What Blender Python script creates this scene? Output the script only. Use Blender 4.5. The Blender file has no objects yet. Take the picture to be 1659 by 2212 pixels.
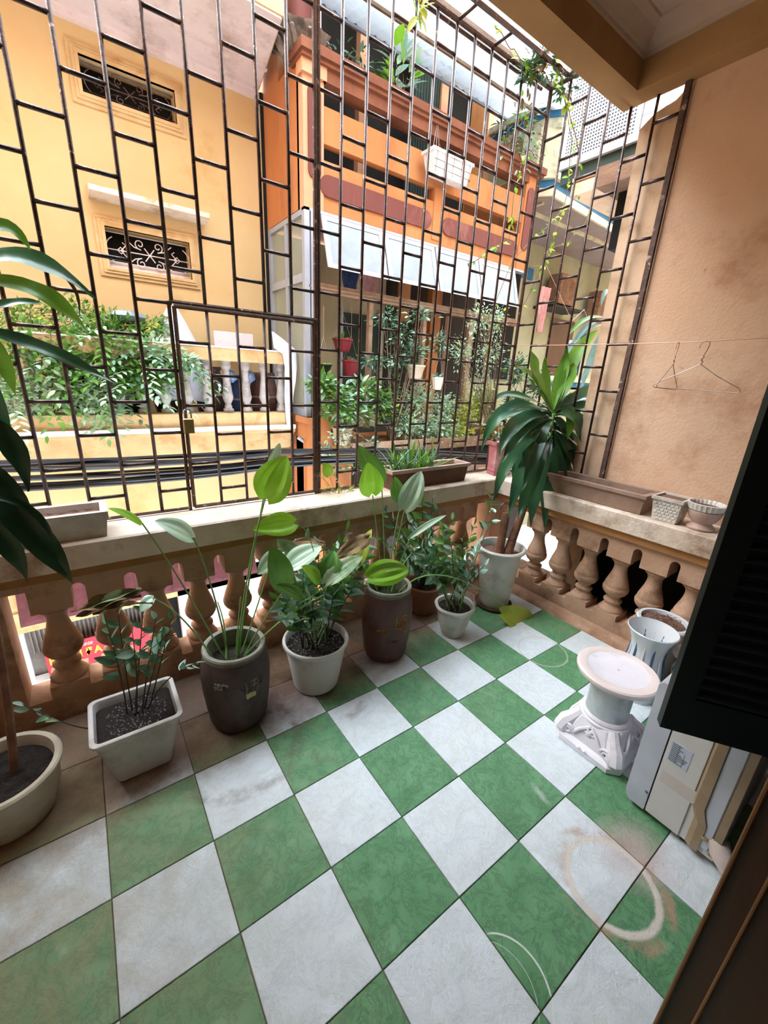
import bpy, math, random
import numpy as np
from mathutils import Vector, Matrix, Quaternion
random.seed(7)
SC = bpy.context.scene
COL = SC.collection

# ------------------------------------------------------------------ camera, sky, exposure
W_, H_ = 1659.0, 2212.0
F_PX = 882.59
PITCH, ROLL, YAW = 0.32292, 0.050836, 0.634218
CAM = np.array([0.15062, -1.10648, 1.56769])
def _basis():
    cy, sy, cp, sp = math.cos(YAW), math.sin(YAW), math.cos(PITCH), math.sin(PITCH)
    fw = np.array([sy*cp, cy*cp, -sp]); rt = np.array([cy, -sy, 0.0]); up = np.cross(rt, fw)
    c, s = math.cos(ROLL), math.sin(ROLL)
    return c*rt + s*up, -s*rt + c*up, fw
RT, UP, FW = _basis()
cam_d = bpy.data.cameras.new('camera'); cam = bpy.data.objects.new('camera', cam_d); COL.objects.link(cam)
cam_d.sensor_fit = 'VERTICAL'; cam_d.sensor_height = 24.0; cam_d.lens = F_PX/H_*24.0
cam_d.clip_start = 0.02; cam_d.clip_end = 200
cam.matrix_world = Matrix(((RT[0], UP[0], -FW[0], CAM[0]), (RT[1], UP[1], -FW[1], CAM[1]), (RT[2], UP[2], -FW[2], CAM[2]), (0, 0, 0, 1)))
SC.camera = cam

SKY_STRENGTH = 6.5
world = bpy.data.worlds.new('overcast_sky'); SC.world = world; world.use_nodes = True
bg = world.node_tree.nodes['Background']
bg.inputs[0].default_value = (0.80, 0.90, 1.0, 1); bg.inputs[1].default_value = SKY_STRENGTH
sun_d = bpy.data.lights.new('sun', 'SUN'); sun = bpy.data.objects.new('sun', sun_d); COL.objects.link(sun)
sun_d.energy = 2.9; sun_d.angle = math.radians(32); sun_d.color = (0.93, 0.96, 1.0)
sun.rotation_euler = Vector((0.55, -0.60, -1.0)).to_track_quat('-Z', 'Y').to_euler()
SC.view_settings.view_transform = 'Standard'; SC.view_settings.look = 'None'
SC.view_settings.gamma = 1.0; SC.view_settings.use_curve_mapping = False
SC.view_settings.exposure = 0.74

def P(px, py, ax, val):
    """point of the place seen at photograph pixel (px,py) on the real plane x/y/z = val"""
    d = RT*((px-W_/2)/F_PX) - UP*((py-H_/2)/F_PX) + FW
    a = 'xyz'.index(ax); t = (val-CAM[a])/d[a]
    return Vector(CAM + t*d)

# ------------------------------------------------------------------ materials
def lin(c):
    if isinstance(c, str):
        c = [int(c[i:i+2], 16)/255 for i in (0, 2, 4)]
    return tuple((x/12.92 if x <= 0.04045 else ((x+0.055)/1.055)**2.4) for x in c) + (1.0,)
MATS = {}
def mat(name, col, rough=0.6, col2=None, scale=6.0, bump=0.0, bscale=40.0, metal=0.0, spec=0.5, stain=None, sscale=1.5, samt=0.5, trans=0.0, alpha=None, zdirt=None, detail=6, stretch=None, trl=0.0, wear=None, coat=0.0):
    m = bpy.data.materials.new(name); m.use_nodes = True; MATS[name] = m
    nt = m.node_tree; N = nt.nodes; L = nt.links; b = N['Principled BSDF']
    b.inputs['Roughness'].default_value = rough; b.inputs['Metallic'].default_value = metal
    b.inputs['Specular IOR Level'].default_value = spec
    b.inputs['Coat Weight'].default_value = coat
    b.inputs['Base Color'].default_value = lin(col)
    tc = N.new('ShaderNodeTexCoord'); geo = N.new('ShaderNodeNewGeometry')
    src = geo.outputs['Position']
    if stretch:
        mp = N.new('ShaderNodeMapping'); mp.inputs['Scale'].default_value = stretch
        L.new(src, mp.inputs[0]); src = mp.outputs[0]
    def noise(s, det=detail, r=0.6):
        n = N.new('ShaderNodeTexNoise'); n.inputs['Scale'].default_value = s; n.inputs['Detail'].default_value = det
        n.inputs['Roughness'].default_value = r; L.new(src, n.inputs['Vector']); return n.outputs['Fac']
    def ramp(f, lo, hi):
        r = N.new('ShaderNodeMapRange'); r.inputs['From Min'].default_value = lo; r.inputs['From Max'].default_value = hi
        L.new(f, r.inputs['Value']); return r.outputs[0]
    def mix(f, a, c):
        x = N.new('ShaderNodeMix'); x.data_type = 'RGBA'
        if isinstance(f, float): x.inputs[0].default_value = f
        else: L.new(f, x.inputs[0])
        for k, v in ((6, a), (7, c)):
            if isinstance(v, tuple): x.inputs[k].default_value = v
            else: L.new(v, x.inputs[k])
        return x.outputs[2]
    cur = lin(col)
    if col2: cur = mix(ramp(noise(scale), 0.35, 0.65), cur, lin(col2))
    if stain:
        f = ramp(noise(sscale, 9, 0.68), 0.62-0.25*samt, 0.80-0.2*samt)
        cur = mix(f, cur, lin(stain))
    if wear:
        f = ramp(noise(wear[1], 8, 0.7), wear[2], wear[2]+0.05)
        cur = mix(f, cur, lin(wear[0]))
    if zdirt:   # dirt that has settled between two heights: (z0, z1, colour)
        s = N.new('ShaderNodeSeparateXYZ'); L.new(geo.outputs['Position'], s.inputs[0])
        f = ramp(s.outputs[2], zdirt[1], zdirt[0])
        mm = N.new('ShaderNodeMath'); mm.operation = 'MULTIPLY'; L.new(f, mm.inputs[0]); L.new(ramp(noise(9, 8), 0.3, 0.6), mm.inputs[1])
        cur = mix(mm.outputs[0], cur, lin(zdirt[2]))
    if not isinstance(cur, tuple): L.new(cur, b.inputs['Base Color'])
    if bump:
        bp = N.new('ShaderNodeBump'); bp.inputs['Strength'].default_value = bump; bp.inputs['Distance'].default_value = 0.01
        L.new(noise(bscale), bp.inputs['Height']); L.new(bp.outputs[0], b.inputs['Normal'])
    if trl:
        tr = N.new('ShaderNodeBsdfTranslucent'); ms = N.new('ShaderNodeMixShader'); ms.inputs[0].default_value = trl
        if isinstance(cur, tuple): tr.inputs[0].default_value = cur
        else: L.new(cur, tr.inputs[0])
        out = N['Material Output']; L.new(b.outputs[0], ms.inputs[1]); L.new(tr.outputs[0], ms.inputs[2]); L.new(ms.outputs[0], out.inputs[0])
    if trans:
        b.inputs['Transmission Weight'].default_value = trans
    if alpha is not None: b.inputs['Alpha'].default_value = alpha
    return m

# ------------------------------------------------------------------ mesh building
WL = {}
def wl(o): return WL.get(o.name, Vector((0, 0, 0))) if o else Vector((0, 0, 0))
def tag(o, label=None, cat=None, group=None, kind=None):
    if label: o['label'] = label
    if cat: o['category'] = cat
    if group: o['group'] = group
    if kind: o['kind'] = kind
    return o
def thing(name, label, cat, loc=(0, 0, 0), group=None, kind=None):
    o = bpy.data.objects.new(name, None); COL.objects.link(o); o.location = loc; o.empty_display_size = 0.05
    WL[o.name] = Vector(loc); return tag(o, label, cat, group, kind)
def inst(name, data, parent, pos, x=None, y=None, z=None):
    """link an object sharing mesh data; axes given as world vectors (scaled)"""
    o = bpy.data.objects.new(name, data); COL.objects.link(o); o.parent = parent
    p = Vector(pos) - wl(parent)
    if x is None: o.location = p
    else:
        o.matrix_local = Matrix(((x[0], y[0], z[0], p[0]), (x[1], y[1], z[1], p[1]), (x[2], y[2], z[2], p[2]), (0, 0, 0, 1)))
    WL[o.name] = Vector(pos); return o

class MB:
    def __init__(s): s.v = []; s.f = []; s.m = []; s.cur = 0
    def add(s, vs, fs):
        n = len(s.v); s.v += [tuple(p) for p in vs]; s.f += [tuple(i+n for i in f) for f in fs]; s.m += [s.cur]*len(fs); return s
    def box(s, x0, x1, y0, y1, z0, z1):
        return s.add([(x0,y0,z0),(x1,y0,z0),(x1,y1,z0),(x0,y1,z0),(x0,y0,z1),(x1,y0,z1),(x1,y1,z1),(x0,y1,z1)],
                     [(3,2,1,0),(4,5,6,7),(0,1,5,4),(1,2,6,5),(2,3,7,6),(3,0,4,7)])
    def bbox(s, x0, x1, y0, y1, z0, z1, c=0.004):
        """box with a chamfered top and vertical edges"""
        def ring(z, d):
            return [(x0+d+c,y0+d,z),(x1-d-c,y0+d,z),(x1-d,y0+d+c,z),(x1-d,y1-d-c,z),(x1-d-c,y1-d,z),(x0+d+c,y1-d,z),(x0+d,y1-d-c,z),(x0+d,y0+d+c,z)]
        vs = ring(z0,0)+ring(z1-c,0)+ring(z1,c)
        fs = [tuple(range(7,-1,-1)), tuple(range(16,24))]
        for k in range(2):
            for i in range(8): j=(i+1)%8; fs.append((k*8+i,k*8+j,k*8+8+j,k*8+8+i))
        return s.add(vs, fs)
    def hexa(s, lo, hi):
        """8 corners: lo 4 pts, hi 4 pts"""
        return s.add(list(lo)+list(hi), [(3,2,1,0),(4,5,6,7),(0,1,5,4),(1,2,6,5),(2,3,7,6),(3,0,4,7)])
    def tube(s, pts, r, n=8, cap=True):
        pts = [Vector(p) for p in pts]; k = len(pts); rs = r if isinstance(r, (list, tuple)) else [r]*k
        up = Vector((0,0,1)); vs = []; prev = None
        for i, p in enumerate(pts):
            d = (pts[min(i+1,k-1)]-pts[max(i-1,0)]).normalized()
            if prev is None:
                a = d.cross(up if abs(d.z) < 0.95 else Vector((1,0,0))).normalized()
            else: a = (prev - d*prev.dot(d)).normalized()
            prev = a; b = d.cross(a)
            for j in range(n):
                t = 2*math.pi*j/n; vs.append(p + (a*math.cos(t)+b*math.sin(t))*rs[i])
        fs = []
        for i in range(k-1):
            for j in range(n): j2=(j+1)%n; fs.append((i*n+j,i*n+j2,(i+1)*n+j2,(i+1)*n+j))
        if cap: fs += [tuple(range(n-1,-1,-1)), tuple(range((k-1)*n,k*n))]
        return s.add(vs, fs)
    def lathe(s, prof, c=(0,0,0), n=32, sq=None, capb=True, capt=False, lobes=None):
        """prof: list of (r,z)."""
        vs = []; c = Vector(c)
        for i,(r,z) in enumerate(prof):
            for j in range(n):
                t = 2*math.pi*j/n; rr = r
                if lobes: rr = r*(1+lobes[1]*math.cos(lobes[0]*t))
                vs.append((c.x+rr*math.cos(t), c.y+rr*math.sin(t), c.z+z))
        fs = []
        for i in range(len(prof)-1):
            for j in range(n): j2=(j+1)%n; fs.append((i*n+j,i*n+j2,(i+1)*n+j2,(i+1)*n+j))
        if capb: fs.append(tuple(range(n-1,-1,-1)))
        if capt: k=len(prof)-1; fs.append(tuple(range(k*n,(k+1)*n)))
        return s.add(vs, fs)
    def poly(s, outline, axis, a, b):
        """extrude a 2D outline (list of (u,v)) between a and b along axis; 'y': u=x,v=z ; 'x': u=y,v=z ; 'z': u=x,v=y"""
        n = len(outline)
        def p(u, v, w): return (u,w,v) if axis=='y' else ((w,u,v) if axis=='x' else (u,v,w))
        vs = [p(u,v,a) for u,v in outline]+[p(u,v,b) for u,v in outline]
        fs = [tuple(range(n-1,-1,-1)), tuple(range(n,2*n))]
        for i in range(n): j=(i+1)%n; fs.append((i,j,n+j,n+i))
        return s.add(vs, fs)
    def mesh(s, name, mats, smooth=False):
        me = bpy.data.meshes.new(name); me.from_pydata(s.v, [], s.f)
        for m in (mats if isinstance(mats, (list, tuple)) else [mats]): me.materials.append(MATS[m] if isinstance(m, str) else m)
        if any(s.m): me.polygons.foreach_set('material_index', s.m)
        if smooth: me.polygons.foreach_set('use_smooth', [True]*len(s.f))
        me.update(); return me
    def build(s, name, mats, parent=None, smooth=False, auto=None):
        """vertices are world coordinates; object origin at parent's origin (or at the shape's base when top level)"""
        if parent is not None: o0 = wl(parent)
        else:
            a = np.array(s.v); o0 = Vector(((a[:,0].min()+a[:,0].max())/2, (a[:,1].min()+a[:,1].max())/2, a[:,2].min()))
        s.v = [(x-o0.x, y-o0.y, z-o0.z) for x,y,z in s.v]
        me = s.mesh(name, mats, smooth); o = bpy.data.objects.new(name, me); COL.objects.link(o)
        if auto: me.shade_auto_smooth = None if False else None
        if parent is not None: o.parent = parent
        else: o.location = o0
        WL[o.name] = Vector(o0)
        return fixn(o)
def fixn(o):
    import bmesh
    bm = bmesh.new(); bm.from_mesh(o.data); bmesh.ops.recalc_face_normals(bm, faces=bm.faces[:])
    if o.data.polygons and o.data.polygons[0].use_smooth:
        for e in bm.edges:
            if len(e.link_faces) == 2 and e.calc_face_angle(0) > math.radians(38): e.smooth = False
    bm.to_mesh(o.data); bm.free(); return o
def struct(name, mb, m, smooth=False): return tag(mb.build(name, m, None, smooth), kind='structure')
def bez(p0, p1, p2, n=10, p3=None):
    p0, p1, p2 = Vector(p0), Vector(p1), Vector(p2); out = []
    for i in range(n+1):
        t = i/n
        if p3 is None: out.append(p0*(1-t)**2+p1*2*t*(1-t)+p2*t*t)
        else: out.append(p0*(1-t)**3+p1*3*t*(1-t)**2+p2*3*t*t*(1-t)+Vector(p3)*t**3)
    return out
# ------------------------------------------------------------------ material list
def tile_mat(name, ca, cb, vein, vamt):
    """slate-relief ceramic tile with clay dirt near the pots and lime rings left by pots"""
    m = bpy.data.materials.new(name); m.use_nodes = True; MATS[name] = m
    nt = m.node_tree; N = nt.nodes; L = nt.links; b = N['Principled BSDF']
    geo = N.new('ShaderNodeNewGeometry'); pos = geo.outputs['Position']
    def noise(s, det=8, r=0.6, dist=0.0):
        n = N.new('ShaderNodeTexNoise'); n.inputs['Scale'].default_value = s; n.inputs['Detail'].default_value = det
        n.inputs['Roughness'].default_value = r; n.inputs['Distortion'].default_value = dist; L.new(pos, n.inputs['Vector']); return n.outputs['Fac']
    def M(op, a, c=None, d=None):
        x = N.new('ShaderNodeMath'); x.operation = op
        for k, v in enumerate((a, c, d)):
            if v is None: continue
            if isinstance(v, (int, float)): x.inputs[k].default_value = v
            else: L.new(v, x.inputs[k])
        return x.outputs[0]
    def rmp(f, lo, hi):
        r = N.new('ShaderNodeMapRange'); r.inputs['From Min'].default_value = lo; r.inputs['From Max'].default_value = hi; L.new(f, r.inputs['Value']); return r.outputs[0]
    def mix(f, a, c):
        x = N.new('ShaderNodeMix'); x.data_type = 'RGBA'
        if isinstance(f, float): x.inputs[0].default_value = f
        else: L.new(f, x.inputs[0])
        for k, v in ((6, a), (7, c)):
            if isinstance(v, tuple): x.inputs[k].default_value = v
            else: L.new(v, x.inputs[k])
        return x.outputs[2]
    cur = mix(rmp(noise(7), 0.3, 0.7), lin(ca), lin(cb))
    n2 = noise(13, 10, 0.74, 0.55); vn = M('SUBTRACT', 1.0, rmp(M('ABSOLUTE', M('SUBTRACT', n2, 0.5)), 0.0, 0.035))
    cur = mix(M('MULTIPLY', vn, vamt), cur, lin(vein))
    sp = N.new('ShaderNodeSeparateXYZ'); L.new(pos, sp.inputs[0]); X, Y = sp.outputs[0], sp.outputs[1]
    # clay washed out of the pots along the parapet
    nz = noise(5, 9, 0.7)
    d1 = rmp(M('ADD', M('ADD', Y, M('MULTIPLY', M('SUBTRACT', nz, 0.5), 0.45)), M('MULTIPLY', X, -0.13)), 0.19, 0.38)
    cur = mix(M('MULTIPLY', d1, 0.9), cur, mix(rmp(noise(3.5, 6), 0.4, 0.62), lin('86593f'), lin('573a2b')))
    d2 = M('MULTIPLY', rmp(noise(2.2, 10, 0.75), 0.5, 0.72), rmp(Y, -0.30, 0.45)); cur = mix(M('MULTIPLY', d2, 0.5), cur, lin('c9b38d'))
    # ochre tint that grows towards the left, broken by noise
    d5 = M('MULTIPLY', rmp(X, 0.7, -0.2), rmp(noise(9, 10, 0.7), 0.25, 0.6)); cur = mix(M('MULTIPLY', d5, 0.6), cur, lin('a38f6b'))
    # grime near the air conditioner
    ax = M('SUBTRACT', X, 1.52); ay = M('SUBTRACT', Y, -0.86)
    dd = M('SQRT', M('ADD', M('MULTIPLY', ax, ax), M('MULTIPLY', ay, ay)))
    g = M('MULTIPLY', rmp(M('ADD', dd, M('MULTIPLY', M('SUBTRACT', noise(14, 8, 0.7), 0.5), 0.12)), 0.16, 0.03), 0.75)
    cur = mix(g, cur, lin('c3aaa6'))
    for cx_, cy_, r, w, colr, amt, side in ((2.24, 0.01, 0.143, 0.006, 'c8c4b2', 0.6, None), (1.352, -0.857, 0.137, 0.015, 'd8cfc4', 0.95, None),
                                 (1.352, -0.857, 0.165, 0.026, 'b58e76', 0.75, 'n'), (0.848, -0.822, 0.1235, 0.0035, 'dfe4dd', 0.9, 'e'), (0.815, -0.81, 0.116, 0.0016, 'cfd8cc', 0.6, 'e'),
                                 (0.50, 0.36, 0.26, 0.04, '5e4334', 0.5, 'n'), (0.95, 0.45, 0.24, 0.03, '6b4a38', 0.5, 'n')):
        ax = M('SUBTRACT', X, cx_); ay = M('SUBTRACT', Y, cy_)
        dd = M('SQRT', M('ADD', M('MULTIPLY', ax, ax), M('MULTIPLY', ay, ay)))
        e = M('ABSOLUTE', M('SUBTRACT', M('ADD', dd, M('MULTIPLY', M('SUBTRACT', noise(22, 6, 0.7), 0.5), w*0.9)), r))
        f = M('MULTIPLY', rmp(e, w, w*0.45), amt)
        if side == 'e': f = M('MULTIPLY', f, rmp(ax, 0.045, 0.07))
        if side == 'n': f = M('MULTIPLY', f, rmp(noise(8, 5), 0.45, 0.6))
        cur = mix(f, cur, lin(colr))
    # small chalk scuff
    ax = M('SUBTRACT', X, 1.42); ay = M('SUBTRACT', Y, -0.54)
    u = M('ADD', M('MULTIPLY', ax, 0.2), M('MULTIPLY', ay, 0.98)); v = M('ADD', M('MULTIPLY', ax, 0.98), M('MULTIPLY', ay, -0.2))
    e = M('SQRT', M('ADD', M('MULTIPLY', M('MULTIPLY', u, u), 0.09), M('MULTIPLY', v, v)))
    cur = mix(M('MULTIPLY', rmp(M('ADD', e, M('MULTIPLY', noise(60, 6), 0.015)), 0.026, 0.012), 0.6), cur, lin('b9c7b8'))
    spk = rmp(noise(120, 3, 0.5), 0.72, 0.75); cur = mix(M('MULTIPLY', spk, 0.5), cur, lin('4c4436'))
    L.new(cur, b.inputs['Base Color'])
    b.inputs['Roughness'].default_value = 0.34; b.inputs['Specular IOR Level'].default_value = 0.75
    L.new(M('ADD', M('MULTIPLY', d1, 0.3), M('ADD', 0.3, M('MULTIPLY', noise(20), 0.12))), b.inputs['Roughness'])
    bp = N.new('ShaderNodeBump'); bp.inputs['Strength'].default_value = 0.9; bp.inputs['Distance'].default_value = 0.010
    L.new(M('ADD', M('MULTIPLY', n2, 1.0), M('MULTIPLY', noise(60, 6, 0.7), 0.35)), bp.inputs['Height']); L.new(bp.outputs[0], b.inputs['Normal'])
tile_mat('tile_white', 'dce4ea', 'd6dfe0', 'a9b3a6', 0.28)
tile_mat('tile_green', '629a6a', '4c8656', '2a5a38', 0.62)
mat('grout', '7d6a58', 0.9, '5a4a3c', 12)
mat('peach', 'dcb596', 0.85, 'e0bda0', 2.2, 0.25, 60, stain='b98a6a', sscale=2.3, samt=0.5, wear=('8d6a55', 5.0, 0.66))
mat('peach_outer', 'e2c3a4', 0.85, 'd6b494', 4, 0.2, 50, stain='a98360', sscale=3, samt=0.4)
mat('parapet', 'c8a488', 0.8, 'b48e72', 3, 0.35, 45, stain='6e4a35', sscale=4.0, samt=0.45, zdirt=(0.0, 0.16, '8a6146'))
mat('parapet_top', 'e8dacb', 0.75, 'd6c0aa', 5, 0.35, 50, stain='8f6f52', sscale=3.5, samt=0.5)  # pale tone carries the sunlit look of the coping tops
mat('moulding', 'b27e48', 0.7, 'a06f3e', 5, 0.2, 40)
mat('ceiling_beam', 'b98f60', 0.85, 'a98255', 3, 0.15, 60)
mat('ceiling_plaster', 'c3ab97', 0.85, 'b79d88', 3, 0.15, 60)
mat('iron', '3a3436', 0.28, '5a4640', 14, 0.25, 80, metal=0.6, wear=('a08878', 30, 0.60))
mat('iron_rust', '4c3c37', 0.7, '6a5046', 25, 0.4, 80, metal=0.2, wear=('b7a79b', 22, 0.58))
mat('wood_brown', '4a2f1a', 0.45, '3c2513', 6, 0.12, 60, stretch=(1, 1, 0.15))
mat('wood_tan', '8a6238', 0.5, '6f4a28', 6, 0.12, 60, stretch=(1, 1, 0.15))
mat('shutter_dark', '07100f', 0.5, '0c1616', 8)
mat('shade_wall', '2a2420', 0.9, '1b1613', 4)  # dark tone paints in the shade of recess, back wall and room
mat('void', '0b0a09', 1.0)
mat('yellow_wall', 'c8ae82', 0.85, 'c4a572', 1.3, 0.15, 30, stain='b0905c', sscale=1.3, samt=0.25, wear=('9a8058', 2.4, 0.70))
mat('yellow_trim', 'c9b084', 0.85, 'b8986a', 3, 0.2, 30, stain='a8773f', sscale=3.5, samt=0.4)
mat('soffit_pink', 'dcd2d4', 0.85, 'cdc1c2', 1.6, 0.1, 30, stain='a58f88', sscale=2, samt=0.4)
mat('orange_wall', 'b07446', 0.85, 'a86636', 1.5, 0.15, 30, stain='84502f', sscale=2.0, samt=0.4, stretch=(1, 1, 0.35))
mat('orange_light', 'c8987a', 0.85, 'bc8862', 2.5, 0.1, 30)
mat('maroon', '6a332b', 0.75, '5f2c25', 3, 0.15, 30, stain='9a6658', sscale=2.5, samt=0.4, stretch=(1, 1, 0.3))
mat('brown_ledge', '7c4a30', 0.8, '683a24', 3, 0.2, 30, stain='5f2f1c', sscale=3, samt=0.5)
mat('alu', 'a6adba', 0.35, '99a1b0', 5, metal=0.3)
mat('glass_frost', '8492a2', 0.25, '75838f', 4, spec=0.6)
mat('glass_clear', 'aab4a8', 0.08, alpha=0.35)
mat('cream_wall', 'b9ad8e', 0.85, 'a89a78', 2, stain='7c7058', sscale=2, samt=0.5, stretch=(1, 1, 0.3))
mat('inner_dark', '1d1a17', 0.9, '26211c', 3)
mat('old_wood', '9a7f68', 0.8, '7d6350', 8, 0.2, 40)
mat('stone_grey', '8d8178', 0.9, '4a433f', 9, 0.5, 30)
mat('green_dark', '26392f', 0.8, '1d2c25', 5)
mat('awning', 'dfe8ef', 0.6, 'd3dde6', 3, stain='a39a7c', sscale=1.6, samt=0.3, trl=0.3, stretch=(0.4, 3, 1))
mat('white_paint', 'dfe3ea', 0.5, 'd0d5dd', 4)
mat('metal_white', 'c2c7d1', 0.4, 'b2b8c4', 5)
mat('pale_green_wall', '9c9f86', 0.85, '8d9076', 2)
mat('pale_cream', 'c9c8ae', 0.85, 'b8b79a', 4, 0.3, 20, stain='8f8d74', sscale=4, samt=0.5)
mat('blue_band', '1f6a94', 0.7, '1a5c84', 4)
mat('soffit_grey', '8f8480', 0.9, '857a76', 3)
mat('brown_concrete', '8a6a54', 0.9, '6d5140', 4, 0.4, 20, stretch=(1, 1, 4))
mat('cable', '17171b', 0.45)
mat('cable_blue', '27303f', 0.4)
mat('ceramic_white', 'd9d4cc', 0.3, 'cac4ba', 6, 0.05, 30, stain='a39787', sscale=6, samt=0.3, zdirt=(0.0, 0.06, '8d6f57'), coat=0.2)
mat('plastic_white', 'd2cbc2', 0.45, 'c9c4c0', 6, 0.1, 30, stain='a0938a', sscale=4, samt=0.35)
mat('jar_dark', '3c2c28', 0.55, '574642', 5, 0.35, 40, stain='6c5a54', sscale=4, samt=0.4, wear=('8a8684', 14, 0.68))
mat('jar_red', '4d2a27', 0.5, '6a4742', 5, 0.35, 40, stain='75605e', sscale=4, samt=0.4, wear=('8c807c', 16, 0.7))
mat('jar_rim', '8e8a80', 0.7, '74705f', 12, 0.3, 60)
mat('jar_gold', 'c07c34', 0.5, '9a5f24', 20)
mat('soil', '1a1411', 1.0, '31261f', 60, 1.0, 90, wear=('9a9088', 90, 0.72))
mat('soil_brown', '6b4d3e', 1.0, '8d6c5c', 50, 1.0, 90)
mat('cream_pot', 'c6baa6', 0.45, 'b5a78f', 5, 0.1, 30, zdirt=(0.0, 0.2, '8e7a60'))
mat('trough_grey', '9d8372', 0.85, '8a6e5c', 5, 0.4, 50, stain='6b5142', sscale=5, samt=0.4)
mat('trough_brown', '5c3d30', 0.8, '7b5844', 6, 0.3, 50)
mat('trough_rim', 'cdb4aa', 0.7, 'b89a8c', 8, 0.2, 50)
mat('pink_plastic', 'c07a80', 0.5, 'a9626a', 5, 0.1, 30, stain='d9b0b4', sscale=5, samt=0.4)
mat('baluster_grey', 'aba6a6', 0.8, '96908e', 6, 0.2, 30, stain='6e6460', sscale=6, samt=0.4)
mat('dust', 'c2bab4', 0.6, 'cbc4be', 8)
mat('foam_white', 'dedad6', 0.8, 'bcb6b0', 7, 0.3, 60, zdirt=(0.85, 0.95, 'a3927f'))
mat('pebble', '9a9aa0', 0.8, '8a8a90', 10)
mat('pedestal_white', 'e4e0e6', 0.5, 'd8d4da', 5, 0.15, 40, stain='b3a9a4', sscale=6, samt=0.3)
mat('pedestal_marble', 'c6ced6', 0.35, 'adb6b4', 9, 0.2, 40, stain='84907c', sscale=8, samt=0.6)
mat('pedestal_rim', 'e2d6d3', 0.55, 'd6c6c0', 6, 0.1, 40)
mat('vase_white', 'd5d8da', 0.2, 'cdd1d4', 6, coat=0.4)
mat('vase_blue', '47628a', 0.25, '2f466e', 12)
mat('ac_white', 'd3d2cf', 0.4, 'c8c6c2', 4)
mat('ac_yellowed', 'a08c72', 0.5, '8a7558', 5)
mat('label_paper', 'b9c2cf', 0.5)
mat('ink', '545c6c', 0.6)
mat('tape', 'd3c6bd', 0.5, 'bfaea4', 8, 0.3, 30)
mat('brass', 'c9b48a', 0.3, 'b29a6c', 10, metal=0.7)
mat('steel', 'b7bcc2', 0.25, metal=0.9)
mat('wire_grey', '9b8b85', 0.4, 'b9aaa2', 30, metal=0.5)
mat('copper_wire', 'c0917c', 0.4, metal=0.5)
mat('terracotta', '9c6a4c', 0.8, '7f5238', 6)
mat('red_plastic', '8a1f33', 0.4)
mat('red_banner', 'd0182c', 0.6)
mat('banner_yellow', 'f0c030', 0.6)
mat('banner_pink', 'eba0a0', 0.6)
mat('shop_shutter', '4c4640', 0.6, '6f675e', 3)
mat('shop_sign_red', '4a2428', 0.8, '62303a', 10)
mat('street', 'b3b8c0', 0.7, '9aa0a8', 2)
mat('cloth_white', 'cfd0dc', 0.9, 'c2c3d0', 5, 0.2, 20)
mat('cloth_pink', 'bd8d8a', 0.9, 'a87672', 8)
mat('cloth_blue', '2d3d63', 0.9)
mat('plastic_blue', '4a76b8', 0.3, 'b6c4dc', 30)
mat('jar_black', '2a211e', 0.4, '4e423c', 14, 0.2, 40)
# foliage
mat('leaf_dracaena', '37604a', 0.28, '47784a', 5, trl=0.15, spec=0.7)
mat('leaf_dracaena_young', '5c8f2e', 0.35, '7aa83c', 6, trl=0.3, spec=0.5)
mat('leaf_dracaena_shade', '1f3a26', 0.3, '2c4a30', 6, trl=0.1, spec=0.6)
mat('leaf_lime', '7fb52c', 0.35, '93c43e', 8, trl=0.45, spec=0.4)
mat('leaf_mid', '4f7f34', 0.35, '6a9645', 8, trl=0.3, spec=0.4)
mat('leaf_pale', '9fc0a0', 0.3, 'b6cfb0', 8, trl=0.2, spec=0.7)
mat('leaf_dead', '6a4a2c', 0.8, '8e7a52', 14, 0.6, 60)
mat('leaf_zz', '486f4e', 0.22, '64926a', 8, trl=0.1, spec=0.9, coat=0.3)
mat('leaf_zz_pale', '86a894', 0.3, '9cb8a4', 8, trl=0.1, spec=0.8)
mat('leaf_cream', 'a9b890', 0.4, '5f8450', 14, trl=0.2)
mat('leaf_mint', '86b29a', 0.35, 'a6cab8', 6, trl=0.3, spec=0.6)
mat('leaf_deep', '2f5438', 0.35, '40694a', 6, trl=0.2, spec=0.6)
mat('leaf_yellow', 'a9b840', 0.4, 'c0c85c', 6, trl=0.4)
mat('leaf_blue', '7d9c98', 0.35, '5f8478', 6, trl=0.2, spec=0.7)
mat('stem_green', '6f9a4c', 0.5, '86ac62', 10)
mat('stem_dark', '2f3a24', 0.6, '40352a', 10)
mat('bark', '8d6148', 0.85, '6d4733', 14, 0.8, 50)
mat('twig', '6b5a48', 0.8, '8d7c68', 10)
# ------------------------------------------------------------------ the setting: floor with single tiles
fl = thing('floor', 'green and white chequered slate-relief tiled balcony floor', 'floor', (0, 0, 0), kind='structure')
MB().box(-1.3, 3.3, -1.6, 0.95, -0.16, -0.006).build('grout_bed', 'grout', fl)
tm = {}
for k in ('white', 'green'):
    b = MB().bbox(-0.1484, 0.1484, -0.1484, 0.1484, -0.008, 0.0, 0.0012); tm[k] = b.mesh('tile_'+k, 'tile_'+k)
rt_ = random.Random(3)
for i in range(-5, 4):
    for j in range(-4, 10):
        if j*0.3 > 2.72: continue
        k = 'white' if (i+j) % 2 else 'green'
        x, y = j*0.3+0.15, i*0.3+0.15
        if y > 0.95: continue
        o = bpy.data.objects.new('tile', tm[k]); COL.objects.link(o); o.parent = fl
        o.location = (x, y, rt_.uniform(-0.0006, 0.0006)); o.rotation_euler = (rt_.uniform(-.0015, .0015), rt_.uniform(-.0015, .0015), rt_.uniform(-.002, .002))

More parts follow.
